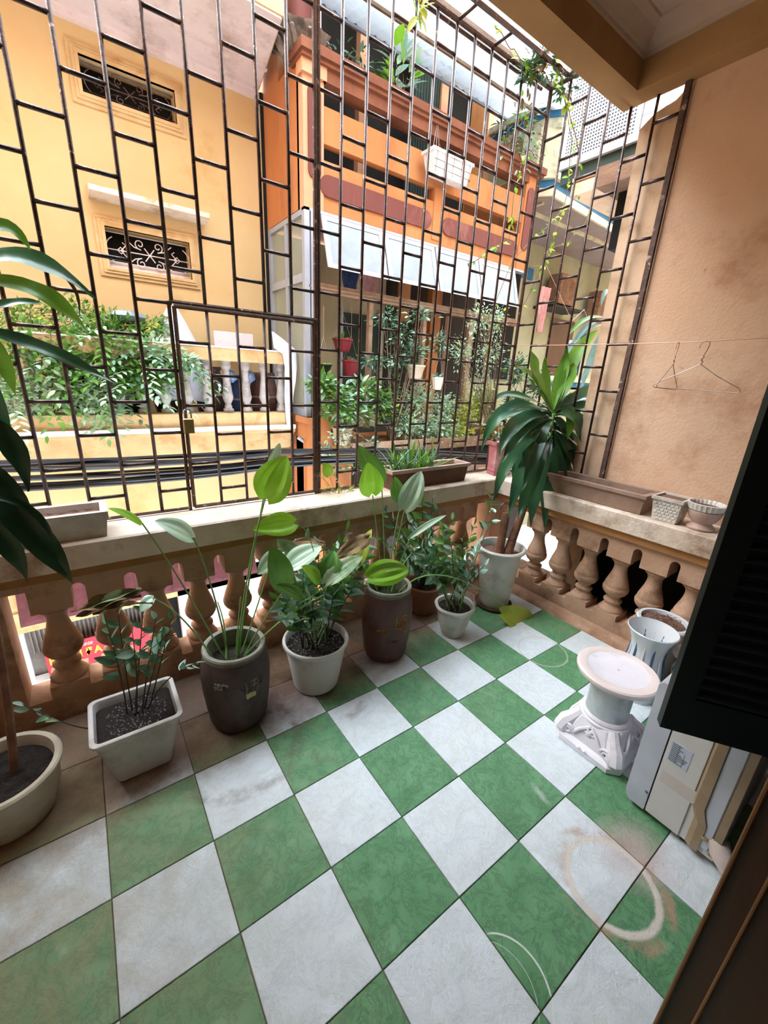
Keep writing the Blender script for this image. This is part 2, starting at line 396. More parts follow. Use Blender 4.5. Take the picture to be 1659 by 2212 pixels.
# ------------------------------------------------------------------ parapets with turned balusters
def arcade(centres, half, z_lo, z_hi, z_blk, z_neck, up=True, u0=None, u1=None):
    """outline (u,z): straight edge at z_hi, scalloped edge with blocks (z_blk) and round-topped necks (z_neck)"""
    pts = [(u0, z_hi), (u0, z_neck if centres[0]-half > u0+0.005 else z_blk)]
    first = True
    for c in centres:
        l, r = c-half, c+half
        if first:
            if l > u0+0.005: pts += [(l, z_neck)]
            first = False
        pts += [(l, z_blk), (r, z_blk)]
        nx = [d for d in centres if d > c+1e-6]
        if nx:
            l2 = min(nx)-half; g = l2-r; s = 1 if z_neck > z_blk else -1
            zt = z_neck-s*g/2
            for k in range(0, 7):
                a = math.pi*k/6
                pts.append((r+g/2-g/2*math.cos(a), zt+s*g/2*math.sin(a)*(1 if s > 0 else 0.25)))
        else:
            if u1 > r+0.005: pts += [(r, z_neck), (u1, z_neck)]
    pts += [(u1, z_hi)]
    out = []
    for p in pts:
        if not out or (abs(out[-1][0]-p[0])+abs(out[-1][1]-p[1])) > 1e-5: out.append(p)
    return out
prof = [(0.072, 0.168), (0.074, 0.180), (0.066, 0.190), (0.056, 0.205), (0.048, 0.214), (0.046, 0.222), (0.051, 0.230), (0.056, 0.238), (0.055, 0.247), (0.044, 0.254),
        (0.038, 0.263), (0.040, 0.272), (0.052, 0.283), (0.066, 0.297), (0.075, 0.313), (0.0775, 0.328), (0.0765, 0.340), (0.070, 0.345), (0.0715, 0.350), (0.068, 0.368), (0.058, 0.398), (0.047, 0.430),
        (0.040, 0.462), (0.039, 0.485), (0.044, 0.503), (0.054, 0.516), (0.061, 0.522), (0.062, 0.530), (0.058, 0.534), (0.064, 0.540), (0.066, 0.552)]
bal_mesh = MB().lathe(prof, n=28).add([], []).mesh('baluster', 'parapet', True)
def parapet(name, label, axis, a0, a1, centres, half, u0, u1, jamb=None):
    c0 = (a0+a1)/2
    t = thing(name, label, 'balustrade', ((u0+u1)/2, c0, 0) if axis == 'y' else (c0, (u0+u1)/2, 0), kind='structure')
    top = arcade(centres, half, 0, 0.69, 0.545, 0.655, True, u0, u1)
    bot = arcade(centres, half, 0, -0.16, 0.172, 0.112, False, u0, u1)
    MB().poly(top, axis, a0, a1).build('frieze', 'parapet', t)
    MB().poly(bot, axis, a0, a1).build('plinth', 'parapet', t)
    for c in centres:
        inst('baluster', bal_mesh, t, (c, c0, 0) if axis == 'y' else (c0, c, 0))
    return t
fr_c = [-0.082+0.1965*k for k in range(14)]
pf = parapet('front_balustrade', 'long peach parapet of turned balusters behind the row of potted plants', 'y', 0.92, 1.08, fr_c, 0.072, -0.235, 2.73)
MB().box(-1.3, -0.235, 0.92, 1.08, -0.16, 0.69).build('pier', 'parapet', pf)
MB().box(2.73, 2.97, 0.92, 1.12, -0.16, 0.69).build('pier', 'parapet', pf)
MB().box(-1.3, 2.70, 0.905, 1.10, 0.69, 0.742).build('moulding', 'moulding', pf)
MB().bbox(-1.3, 2.98, 0.862, 1.16, 0.742, 0.855, 0.008).build('coping', 'parapet_top', pf)
rg_c = [0.5135-0.2*k for k in range(9)]
rg_c = sorted(rg_c)
pr_ = parapet('side_balustrade', 'right-hand peach parapet of turned balusters below the bare plaster wall', 'x', 2.73, 2.88, rg_c, 0.074, -1.22, 0.92)
MB().box(2.705, 2.92, -1.22, 0.905, 0.69, 0.742).build('moulding', 'moulding', pr_)
MB().bbox(2.682, 2.975, -1.22, 0.861, 0.742, 0.855, 0.008).build('coping', 'parapet_top', pr_)
MB().add([(2.66, -1.22, -0.005), (2.73, -1.22, 0.055), (2.73, 0.92, 0.055), (2.66, 0.92, -0.005), (2.74, -1.22, -0.02), (2.74, 0.92, -0.02)], [(0, 1, 2, 3), (0, 4, 1), (3, 2, 5)]).build('mortar_fillet', 'parapet', pr_)

# ------------------------------------------------------------------ walls, ceiling
WR = thing('wall_right', 'bare peach plaster wall above the side parapet', 'wall', (3.07, -0.4, 0.855), kind='structure')
MB().box(2.972, 3.22, -1.6, 0.215, 0.80, 3.089).build('plaster', 'peach', WR)
struct('wall_recess', MB().box(3.22, 3.30, -1.6, 0.212, -0.6, 0.80).box(2.88, 3.22, 0.17, 0.212, -0.6, 0.69).box(2.90, 3.22, -1.6, 0.17, -0.6, -0.5), 'shade_wall')  # dark colour stands in for the shade behind the side balusters
wl_ = thing('wall_left', 'unseen plaster end wall, set close in to shade the left of the balcony', 'wall', (-0.8, 0, 0), kind='structure')
MB().box(-0.95, -0.70, -1.6, 1.16, -0.2, 3.4).build('plaster', 'peach', wl_)  # unseen wall placed to keep light off the left floor
struct('unseen_room_box', MB().box(-2.0, 3.3, -5.1, -5.0, 0, 3.3).box(-2.1, -2.0, -5.1, -1.3, 0, 3.3).box(3.2, 3.3, -5.1, -1.3, 0, 3.3).box(-2.1, 3.3, -5.1, -1.3, -0.1, -0.02).box(-2.1, 3.3, -5.1, -1.5, 3.3, 3.4), 'shade_wall')  # unseen dark box added to stop sky light coming from behind
struct('wall_back', MB().box(1.02, 3.22, -1.45, -1.16, -0.1, 3.3).box(-1.3, -0.75, -1.45, -1.3, 0, 3.3).box(-0.75, 1.02, -1.45, -1.3, 2.45, 3.3), 'shade_wall')
ce = thing('ceiling', 'coffered balcony ceiling with stepped cornice', 'ceiling', (0.8, -0.5, 3.09), kind='structure')
# beams: bottom z 3.089, front beam y .435-.575 ; right beam x 2.84-2.972
b = MB().poly([(-1.5, 0.575), (2.972, 0.575), (2.972, -1.6), (2.84, -1.6), (2.84, 0.437), (-1.5, 0.437)], 'z', 3.089, 3.36)
b.build('beam', 'ceiling_beam', ce)
def frame_prof(off_z):   # an L shaped moulding run along the front beam and the right beam, mitred
    vs = []; fs = []
    n = len(off_z)
    for o_, z_ in off_z:
        vs += [(-1.5, 0.437-o_, z_), (2.84-o_, 0.437-o_, z_), (2.84-o_, -1.6, z_)]
    for i in range(n-1):
        for k in range(2): fs.append((i*3+k, i*3+k+1, i*3+3+k+1, i*3+3+k))
    return MB().add(vs, fs)
frame_prof([(0, 3.218), (0.012, 3.220), (0.016, 3.231), (0.030, 3.236), (0.050, 3.252), (0.078, 3.275), (0.112, 3.288), (0.118, 3.296), (0.15, 3.298)]).build('cornice', 'ceiling_plaster', ce)
frame_prof([(0.205, 3.298), (0.208, 3.286), (0.222, 3.282), (0.232, 3.290), (0.240, 3.284), (0.252, 3.298)]).build('ceiling_bead', 'ceiling_plaster', ce)
MB().box(-1.5, 3.0, -1.6, 0.57, 3.2985, 3.40).build('plaster', 'ceiling_plaster', ce)
struct('unseen_upper_mass', MB().box(-1.5, 3.2, -3.0, 0.50, 3.40, 5.2), 'peach')  # unseen mass added to keep sky light off the facades opposite

# ------------------------------------------------------------------ welded security grille (front)
Z0, Z1, GY = 0.868, 3.40, 1.10
g = thing('security_grille', 'brown welded iron security grille standing on the front parapet', 'grille', (1.2, GY, 0.855))
r_ = 0.0085
pitch = 0.1425
def vbar(z0, z1, r=r_): return MB().tube([(0, 0, z0), (0, 0, z1)], r, 6).mesh('bar', 'iron', True)
full = vbar(Z0, Z1); upper = vbar(1.832, Z1); rung = MB().tube([(0, 0, 0), (pitch, 0, 0)], 0.0082, 6).mesh('rung', 'iron', True)
def bars(parent, xs, mesh, y=GY):
    for x in xs: inst('bar', mesh, parent, (x, y, 0))
left_x = [0.255+pitch*k for k in range(-4, 7)]
# the gate closes the opening between x .545 and 1.245 below z 1.82
bars(g, [x for x in left_x if x < 0.53], full); bars(g, [x for x in left_x if x > 0.53], upper)
right_x = [1.3925+0.1413*k for k in range(0, 11)]
bars(g, right_x, full)
MB().tube([(1.2485, GY, 0.855), (1.2485, GY, Z1)], 0.0125, 8).tube([(1.268, GY, 0.855), (1.268, GY, Z1)], 0.009, 8).build('post', 'iron_rust', g, True)
MB().tube([(2.96, GY, 0.855), (2.96, GY, Z1)], 0.013, 8).build('post', 'iron', g, True)
MB().tube([(-0.4, GY, Z1), (2.96, GY, Z1)], 0.014, 8).tube([(-0.4, GY+0.03, Z1-0.01), (2.9, GY+0.03, Z1-0.01)], 0.010, 8).build('top_rail', 'iron_rust', g, True)
MB().tube([(-0.4, 0.955, Z1), (2.96, 0.955, Z1)], 0.014, 8).build('inner_top_rail', 'iron', g, True)
MB().tube([(-0.4, GY, Z0), (0.53, GY, Z0)], 0.008, 6).tube([(1.25, GY, Z0), (2.96, GY, Z0)], 0.010, 6).build('bottom_rail', 'iron_rust', g, True)
topr = MB().tube([(0, 0, 0), (0, -0.145, 0)], 0.009, 6).mesh('rung', 'iron', True)
for k in range(12): inst('rung', topr, g, (2.96-0.285*k, GY, Z1))
def rungs(parent, xs, w, zmin, zmax, base_even=2.538, start=0, y=GY):
    for n, x in enumerate(xs):
        off = 0.1425 if (n+start) % 2 else 0.0
        k = -12
        while k < 12:
            z = base_even+off+0.285*k; k += 1
            if zmin < z < zmax:
                o = inst('rung', rung, parent, (x, y, z)); o.scale = (w/pitch, 1, 1)
rungs(g, [x for x in left_x if x < 0.50], pitch, Z0+0.05, Z1-0.05, 2.538, 0)
rungs(g, [x for x in left_x if 0.5 < x < 1.2], pitch, 1.85, Z1-0.05, 2.538, 1-1)
rungs(g, [1.25]+right_x, 0.142, Z0+0.04, Z1-0.05, 2.826, 0)
gt = thing('security_gate', 'hinged grille gate with a double frame, lower middle of the front grille', 'gate', (0.9, GY, Z0))
gx0, gx1, gz0, gz1 = 0.548, 1.232, 0.872, 1.815
for nm, pts in (('frame_rail', [(gx0, gz1), (gx1, gz1)]), ('frame_rail', [(gx0, gz0), (gx1, gz0)]), ('frame_stile', [(gx0, gz0), (gx0, gz1)]), ('frame_stile', [(gx1, gz0), (gx1, gz1)])):
    MB().tube([(pts[0][0], GY-0.004, pts[0][1]), (pts[1][0], GY-0.004, pts[1][1])], 0.0095, 6).build(nm, 'iron_rust', gt, True)
MB().tube([(gx0-0.018, GY, gz1+0.018), (1.25, GY, gz1+0.018)], 0.009, 6).tube([(gx0-0.02, GY, 0.855), (gx0-0.02, GY, gz1+0.018)], 0.0085, 6).build('opening_frame', 'iron', g, True)
gb = MB().tube([(0, 0, gz0), (0, 0, gz1)], 0.0075, 6).mesh('gate_bar', 'iron', True)
gxs = [gx0+(gx1-gx0)/5*k for k in range(1, 5)]
for x in gxs: inst('bar', gb, gt, (x, GY-0.004, 0))
for n, x in enumerate([gx0]+gxs):
    for k in range(-1, 8):
        z = 0.955+0.285*k*1.0+(0.1425 if n % 2 == 0 else 0)+0.0
        if gz0+0.03 < z < gz1-0.04:
            o = inst('rung', rung, gt, (x, GY-0.004, z)); o.scale = ((gx1-gx0)/5/pitch, 1, 1)
pl = thing('padlock', 'small brass padlock hanging on the left stile of the grille gate', 'padlock', (0.553, 1.072, 1.255))
MB().bbox(0.530, 0.577, 1.058, 1.084, 1.255, 1.325, 0.004).build('body', 'brass', pl)
MB().tube([(0.538, 1.071, 1.32)]+[(0.5535-0.0155*math.cos(math.pi*k/8), 1.071, 1.352+0.0155*math.sin(math.pi*k/8)) for k in range(9)]+[(0.569, 1.071, 1.32)], 0.0038, 8).build('shackle', 'steel', pl, True)

# side grille
SX = 2.96
sg = thing('side_grille', 'brown iron grille closing the short side between corner post and plaster wall', 'grille', (SX, 0.67, 0.855))
ys = [0.955, 0.8125, 0.665, 0.5225, 0.378]
for y in ys: inst('bar', full, sg, (SX, y, 0))
MB().box(SX-0.012, SX+0.012, 0.218, 0.246, 0.855, 3.089).build('wall_bar', 'iron_rust', sg)
MB().tube([(SX, GY, Z1), (SX, 0.575, Z1)], 0.013, 8).build('top_rail', 'iron_rust', sg, True)
MB().tube([(SX, GY, Z0), (SX, 0.24, Z0)], 0.009, 6).build('bottom_rail', 'iron_rust', sg, True)
srung = MB().tube([(0, 0, 0), (0, -pitch, 0)], 0.0085, 6).mesh('rung', 'iron', True)
for n, y in enumerate([1.10]+ys):
    base = 2.548 if n % 2 == 0 else 2.405
    if n >= 1: base = [2.548, 2.400, 2.540, 2.398, 2.540, 2.392][n]
    for k in range(-8, 4):
        z = base+0.285*k
        if Z0+0.05 < z < (3.35 if y > 0.6 else 3.05): inst('rung', srung, sg, (SX, y, z))

# ------------------------------------------------------------------ open louvred shutter and door frame beside the camera
A = Vector((1.495, -0.816, 0)); d_ = Vector((0.5541, -0.8325, 0)).normalized(); nrm = Vector((-d_.y, d_.x, 0)); LEN = 0.41
sh = thing('window_shutter', 'black louvred shutter standing open at the right edge', 'shutter', (A.x, A.y, 0.55))
def sbox(u0, u1, w0, w1, z0, z1):
    def q(u, w, z): p = A+d_*u+nrm*w; return (p.x, p.y, z)
    return [q(u0,w0,z0), q(u1,w0,z0), q(u1,w1,z0), q(u0,w1,z0)], [q(u0,w0,z1), q(u1,w0,z1), q(u1,w1,z1), q(u0,w1,z1)]
for nm, a in (('stile', (0, 0.065, 0, 0.035, 0.55, 2.05)), ('stile', (LEN-0.05, LEN, 0, 0.035, 0.55, 2.05)), ('rail', (0.065, LEN-0.05, 0, 0.035, 0.55, 0.68)), ('rail', (0.065, LEN-0.05, 0, 0.035, 1.97, 2.05))):
    MB().hexa(*sbox(*a)).build(nm, 'shutter_dark', sh)
MB().hexa(*sbox(0.06, LEN-0.045, 0.014, 0.018, 0.66, 1.98)).build('backing', 'shutter_dark', sh)
slat = None
for k in range(34):
    z = 0.69+0.0375*k
    def q(u, w, zz): p = A+d_*u+nrm*w; return (p.x, p.y, zz)
    if slat is None:
        lo = [q(0.062, -0.002, z), q(LEN-0.047, -0.002, z), q(LEN-0.047, 0.003, z-0.002), q(0.062, 0.003, z-0.002)]
        hi = [q(0.062, 0.026, z+0.030), q(LEN-0.047, 0.026, z+0.030), q(LEN-0.047, 0.031, z+0.028), q(0.062, 0.031, z+0.028)]
        o = MB().hexa(lo, hi).build('slat', 'shutter_dark', sh); slat = o.data
    else: inst('slat', slat, sh, (A.x, A.y, 0.55+0.0375*k))
dj = tag(thing('door_frame', 'brown moulded wooden door jamb at the lower right corner', 'door frame', (0.93, -1.15, 0)), kind='structure')
MB().bbox(0.900, 1.03, -1.092, -1.085, 0.0, 2.45, 0.002).build('edge_highlight', 'wood_tan', dj)  # tan strip paints in the highlight along the jamb edge
MB().box(0.907, 1.03, -1.128, -1.092, 0.0, 2.45).build('rebate', 'wood_brown', dj)
MB().bbox(0.899, 1.03, -1.134, -1.128, 0.0, 2.45, 0.002).build('bead', 'wood_tan', dj)
MB().box(0.905, 1.03, -1.45, -1.134, 0.0, 2.45).build('jamb', 'wood_brown', dj)
# ------------------------------------------------------------------ street and the yellow house across the alley
struct('street', MB().box(-6, 14, 1.2, 12, -4.2, -4.0), 'street')
yh = thing('yellow_house', 'yellow rendered house across the alley with two small grilled windows', 'house', (0.4, 4.43, -4.0))
YW = 4.433
def wall_with_holes(x0, x1, z0, z1, y0, y1, holes):
    b = MB(); xs = sorted({x0, x1}|{h[0] for h in holes}|{h[1] for h in holes}); zs = sorted({z0, z1}|{h[2] for h in holes}|{h[3] for h in holes})
    for a, c in zip(xs, xs[1:]):
        for e, f in zip(zs, zs[1:]):
            mx, mz = (a+c)/2, (e+f)/2
            if any(h[0] < mx < h[1] and h[2] < mz < h[3] for h in holes): continue
            b.box(a, c, y0, y1, e, f)
    return b
wins = [(0.572, 1.350, 3.872, 4.145), (0.585, 1.362, 2.478, 2.838)]
wall_with_holes(-3, 2.235, -1.15, 4.444, YW, YW+0.25, wins).build('wall', 'yellow_wall', yh)
def mould_frame(x0, x1, z0, z1, w, d, parent, name='window_frame', m='yellow_trim', y=YW):
    b = MB()
    for k, (ww, dd) in enumerate(((w, d*0.45), (w*0.62, d*0.8), (w*0.34, d))):
        b.box(x0-ww, x1+ww, y-dd, y, z1, z1+ww).box(x0-ww, x1+ww, y-dd, y, z0-ww, z0).box(x0-ww, x0, y-dd, y, z0, z1).box(x1, x1+ww, y-dd, y, z0, z1)
    return b.build(name, m, parent)
for n, (x0, x1, z0, z1) in enumerate(wins):
    w = thing('window', None, None, ((x0+x1)/2, YW, z0)); w.parent = yh; w.location = Vector(((x0+x1)/2, YW, z0))-wl(yh)
    mould_frame(x0, x1, z0, z1, 0.085, 0.045, w)
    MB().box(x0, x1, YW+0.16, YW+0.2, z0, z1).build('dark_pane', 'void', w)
    cx, cz, hw, hh = (x0+x1)/2, (z0+z1)/2, (x1-x0)/2, (z1-z0)/2; y = YW+0.05
    b = MB(); T = lambda pts: b.tube([(p[0], y, p[1]) for p in pts], 0.0055, 5)
    def arc(ax, az, r, a0, a1, n=14, rz=None): return [(ax+r*math.cos(math.radians(a0+(a1-a0)*i/n)), az+(rz or r)*math.sin(math.radians(a0+(a1-a0)*i/n))) for i in range(n+1)]
    def spiral(ax, az, r0, r1, a0, a1, n=16): return [(ax+(r0+(r1-r0)*i/n)*math.cos(math.radians(a0+(a1-a0)*i/n)), az+(r0+(r1-r0)*i/n)*math.sin(math.radians(a0+(a1-a0)*i/n))) for i in range(n+1)]
    T([(x0, cz+hh*0.86), (x1, cz+hh*0.86)]); T([(x0, cz), (x1, cz)]); T([(x0, cz-hh*0.62), (x1, cz-hh*0.62)])
    for s in (-1, 1):
        ex = cx+s*hw*0.68
        T(arc(ex, cz, hh*0.72, 60 if s > 0 else 120, -60 if s > 0 else 240, 18))
        for v in (-1, 1):
            T([(cx+s*hw*0.56, cz+v*hh*0.66), (cx+s*hw*0.36, cz+v*hh*0.30), (cx+s*hw*0.2, cz+v*hh*0.22)])
            T(spiral(cx+s*hw*0.22, cz+v*hh*0.5, hh*0.27, hh*0.07, -90*v, -90*v+s*v*430))
            T([(cx, cz), (cx+s*hw*0.12, cz+v*hh*0.34)]); T([(ex, cz), (ex-s*0.05, cz+v*hh*0.3), (ex-s*0.02, cz+v*hh*0.42)])
        T([(ex-0.03, cz), (ex, cz+0.03), (ex+0.03, cz), (ex, cz-0.03), (ex-0.03, cz)])
    b.build('scroll_grille', 'soffit_pink' if n else 'iron', w, True)
    if n: MB().box(x0, x1, YW+0.07, YW+0.11, z0, z0+0.075).build('sill_board', 'soffit_pink', w)
MB().hexa([(0.49, 4.20, 3.065), (1.55, 4.20, 3.065), (1.55, YW, 3.05), (0.49, YW, 3.05)], [(0.49, 4.20, 3.11), (1.55, 4.20, 3.11), (1.55, YW, 3.175), (0.49, YW, 3.175)]).build('window_hood', 'parapet_top', yh)
MB().add([(-3, 3.33, 4.444), (2.045, 3.33, 4.444), (2.235, YW+0.1, 4.444), (-3, YW+0.1, 4.444), (-3, 3.33, 4.462), (2.045, 3.33, 4.462), (2.235, YW+0.1, 4.462), (-3, YW+0.1, 4.462)], [(0,1,2,3), (4,5,6,7), (0,1,5,4), (1,2,6,5)]).build('soffit', 'soffit_pink', yh)
MB().box(-3, 2.20, YW-0.05, YW, 4.36, 4.444).box(-3, 2.20, YW-0.09, YW, 4.41, 4.444).box(-3, 2.17, YW-0.42, YW-0.38, 4.43, 4.444).build('cornice', 'soffit_pink', yh)
MB().hexa([(-3, 3.315, 4.462), (2.055, 3.315, 4.462), (2.235, YW, 4.462), (-3, YW, 4.462)], [(-3, 3.315, 5.1), (2.055, 3.315, 5.1), (2.235, YW, 5.1), (-3, YW, 5.1)]).build('upper_wall', 'yellow_wall', yh)
# its balcony
BY = 3.75
MB().bbox(-2.5, 2.18, BY-0.10, BY+0.10, 1.63, 1.765, 0.006).build('handrail', 'yellow_trim', yh)
MB().box(-2.5, 2.18, BY-0.105, BY+0.105, 1.757, 1.772).build('handrail_cap', 'white_paint', yh)
MB().bbox(-2.5, 2.18, BY-0.10, BY+0.10, 0.945, 1.085, 0.006).build('plinth', 'yellow_trim', yh)
MB().box(-2.5, 2.225, BY-0.14, YW, 0.90, 0.945).build('slab_edge', 'white_paint', yh)
b = MB()
for k, (d, za, zb) in enumerate(((-0.13, 0.86, 0.90), (-0.10, 0.83, 0.86), (-0.085, 0.775, 0.83), (-0.04, 0.755, 0.775), (0.0, 0.66, 0.755), (0.04, 0.64, 0.66))):
    b.box(-2.5, 2.22-k*0.002, BY+d, YW-0.001*k, za, zb)
b.build('cornice', 'yellow_trim', yh)
yprof = [(0.056, 1.085), (0.056, 1.125), (0.040, 1.130), (0.040, 1.160), (0.030, 1.17), (0.034, 1.185), (0.052, 1.225), (0.060, 1.255), (0.057, 1.268), (0.052, 1.30), (0.045, 1.36), (0.036, 1.44), (0.031, 1.50), (0.040, 1.515), (0.031, 1.53), (0.046, 1.56), (0.055, 1.585), (0.050, 1.60), (0.055, 1.63)]
ybm = MB().lathe(yprof, n=14).mesh('baluster', 'baluster_grey', True)
for k in range(17): inst('baluster', ybm, yh, (2.105-0.2075*k, BY, 0))
MB().box(1.5, 1.95, 4.2, 4.25, 1.75, 1.96).build('ledge_board', 'soffit_pink', yh)
# ground floor shopfront seen through our balusters
MB().box(-3, 2.235, 4.40, 4.6, -1.40, -1.15).build('shop_beam', 'yellow_trim', yh)
b = MB()
for k in range(30): b.box(-0.74+0.042*k, -0.722+0.042*k, 4.43, 4.47, -1.72, -1.40)
b.box(-0.78, 0.52, 4.47, 4.5, -4, -1.40).build('shop_shutter', 'shop_shutter', yh)
MB().box(-3, -0.78, 4.42, 4.5, -4, -1.40).build('shop_wall', 'white_paint', yh)
MB().box(0.82, 2.235, 4.40, 4.6, -4, -1.10).build('shop_wall', 'soffit_pink', yh)
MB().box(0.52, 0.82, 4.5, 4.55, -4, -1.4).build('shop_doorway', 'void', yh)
MB().box(-0.78, 0.5, 4.30, 4.44, -4, -2.02).build('shop_counter', 'white_paint', yh)
sb = MB(); rr = random.Random(5)
for k in range(26):
    x = -0.75+0.1*k; sb.hexa([(x, 4.2, -1.22), (x+0.1, 4.2, -1.22), (x+0.1, 4.36, -1.14), (x, 4.36, -1.14)], [(x, 4.2, -1.19+rr.uniform(0, .03)), (x+0.1, 4.2, -1.20+rr.uniform(0, .03)), (x+0.1, 4.42, -0.80+rr.uniform(-.02, .02)), (x, 4.42, -0.80+rr.uniform(-.02, .02))])
sb.build('tiled_canopy', 'shop_sign_red', yh)
bn = thing('shop_banner', 'red cloth banner with yellow letters above the shopfront below', 'banner', (0, 4.24, -1.93))
MB().box(-0.625, 0.46, 4.235, 4.242, -1.93, -1.575).build('cloth', 'red_banner', bn)
def text(body, name, m, parent, loc, size, rot=(math.pi/2, 0, 0), ext=0.002, bold=0.0, shear=0):
    cu = bpy.data.curves.new(name, 'FONT'); cu.body = body; cu.size = size; cu.extrude = ext; cu.offset = bold; cu.shear = shear; cu.align_x = 'LEFT'
    tmp = bpy.data.objects.new(name, cu); COL.objects.link(tmp)
    dg = bpy.context.evaluated_depsgraph_get(); me = bpy.data.meshes.new_from_object(tmp.evaluated_get(dg)); bpy.data.objects.remove(tmp)
    me.materials.clear(); me.materials.append(MATS[m])
    o = bpy.data.objects.new(name, me); COL.objects.link(o); o.parent = parent; o.location = Vector(loc)-wl(parent); o.rotation_euler = rot; WL[o.name] = Vector(loc); return o
text('BÁNH ĐA CÁ', 'lettering', 'banner_yellow', bn, (-0.60, 4.23, -1.795), 0.135, bold=0.003).scale = (0.85, 1, 1)
text('vista', 'script_lettering', 'banner_pink', bn, (-0.31, 4.23, -1.66), 0.075, shear=0.4, bold=0.001)

# ------------------------------------------------------------------ orange house with aluminium window box
OX, OY, OR = 2.268, 3.40, 5.89
oh = thing('orange_house', 'orange house across the alley with slotted balcony parapet and maroon panels', 'house', (4.0, 3.9, -4.0))
MB().box(OX, OX+0.12, OY+0.1, YW+0.3, 3.15, 4.36).box(OX, OX+0.12, 3.98, YW+0.6, 4.36, 6.0).build('side_wall', 'orange_wall', oh)
MB().box(OX, OX+0.222, OY, OY+0.14, 3.15, 4.30).build('corner_pier', 'orange_light', oh)
MB().box(OR-0.24, OR, OY, OY+0.14, 3.15, 4.30).build('corner_pier', 'orange_wall', oh)
MB().box(OR-0.12, OR, OY+0.14, YW+0.3, 3.15, 4.36).build('side_wall', 'orange_wall', oh)
MB().box(OX+0.2, OR-0.2, OY+0.01, OY+0.13, 3.15, 3.594).build('parapet_wall', 'orange_wall', oh)
MB().box(OX+0.21, OR-0.22, OY+0.02, OY+0.11, 3.735, 4.035).build('parapet_panel', 'orange_wall', oh)
MB().box(3.985, 4.115, OY+0.0, OY+0.12, 3.2, 3.74).build('parapet_post', 'orange_wall', oh)
MB().box(OX-0.03, OR+0.03, OY-0.06, OY+0.2, 4.30, 4.335).box(OX-0.05, OR+0.05, OY-0.09, OY+0.2, 4.335, 4.41).build('ledge', 'brown_ledge', oh)
MB().box(OX+0.21, OR-0.22, OY-0.02, OY+0.16, 4.20, 4.30).build('ledge_band', 'brown_ledge', oh)
MB().box(OX-0.02, OX+0.24, OY-0.03, OY+0.1, 4.20, 4.30).build('pier_cap', 'orange_light', oh)
def capsule(x0, x1, z0, z1, vertical=False, n=8, y=OY):
    r = ((x1-x0) if vertical else (z1-z0))/2; pts = []
    if vertical:
        pts += [(x0+r+r*math.cos(math.pi*k/n), z1-r+r*math.sin(math.pi*k/n)) for k in range(n+1)] + [(x0+r-r*math.cos(math.pi*k/n), z0+r-r*math.sin(math.pi*k/n)) for k in range(n+1)]
    else:
        pts += [(x1-r+r*math.sin(math.pi*k/n), z0+r-r*math.cos(math.pi*k/n)) for k in range(n+1)] + [(x0+r-r*math.sin(math.pi*k/n), z1-r+r*math.cos(math.pi*k/n)) for k in range(n+1)]
    return MB().poly(pts, 'y', y-0.012, y+0.02)
for a in ((2.445, 3.955, 3.285, 3.475), (4.145, 5.62, 3.285, 3.475)): capsule(*a, y=OY).build('maroon_panel', 'maroon', oh)
for a in ((2.315, 2.455, 3.40, 4.15), (5.69, 5.84, 3.40, 4.17)): capsule(*a, vertical=True, y=OY-0.002).build('maroon_panel', 'maroon', oh)
# upper floor behind the parapet
MB().box(OX+0.02, OR, OY+0.12, 5.6, 3.152, 3.20).build('balcony_slab', 'orange_wall', oh)
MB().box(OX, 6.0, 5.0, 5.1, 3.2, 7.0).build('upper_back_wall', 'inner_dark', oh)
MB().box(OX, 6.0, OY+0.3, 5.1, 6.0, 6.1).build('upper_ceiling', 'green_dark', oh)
for x in (2.95, 3.62, 5.0, 6.0): MB().box(x, x+0.13, 4.6, 4.7, 3.2, 6.0).build('pillar', 'orange_light', oh)
b = MB()
for k in range(14): b.box(4.45+0.05*k, 4.49+0.05*k, 4.64, 4.66, 3.2, 6.0)
b.build('green_shutter', 'green_dark', oh)
MB().box(2.3, 2.9, 4.75, 4.8, 4.2, 6.0).build('green_shutter', 'green_dark', oh)
MB().lathe([(0.115, 4.56), (0.108, 5.2), (0.105, 6.0)], (2.35, 3.62, 0), 20).build('column_shaft', 'maroon', oh, True)
cb = MB().lathe([(0.06, 4.36), (0.13, 4.42), (0.17, 4.50), (0.20, 4.60), (0.26, 4.66), (0.28, 4.70), (0.22, 4.72), (0.14, 4.75)], (2.35, 3.62, 0), 24, lobes=(8, 0.10))
for k in range(8):
    t = 2*math.pi*k/8
    for s in (-1, 1): cb.tube([(2.35+math.cos(t+s*0.1)*r, 3.62+math.sin(t+s*0.1)*r, z) for r, z in ((0.15, 4.42), (0.19, 4.48), (0.235, 4.56), (0.285, 4.60), (0.30, 4.57))], [0.03, 0.03, 0.026, 0.022, 0.014], 5)
cb.v = [(x, y, 4.36+(z-4.36)*0.6) for x, y, z in cb.v]
cb.build('column_capital', 'stone_grey', oh, True)
MB().tube([(2.50, 3.52, 4.30), (2.50, 3.52, 6.2)], 0.022, 8).build('downpipe', 'metal_white', oh, True)
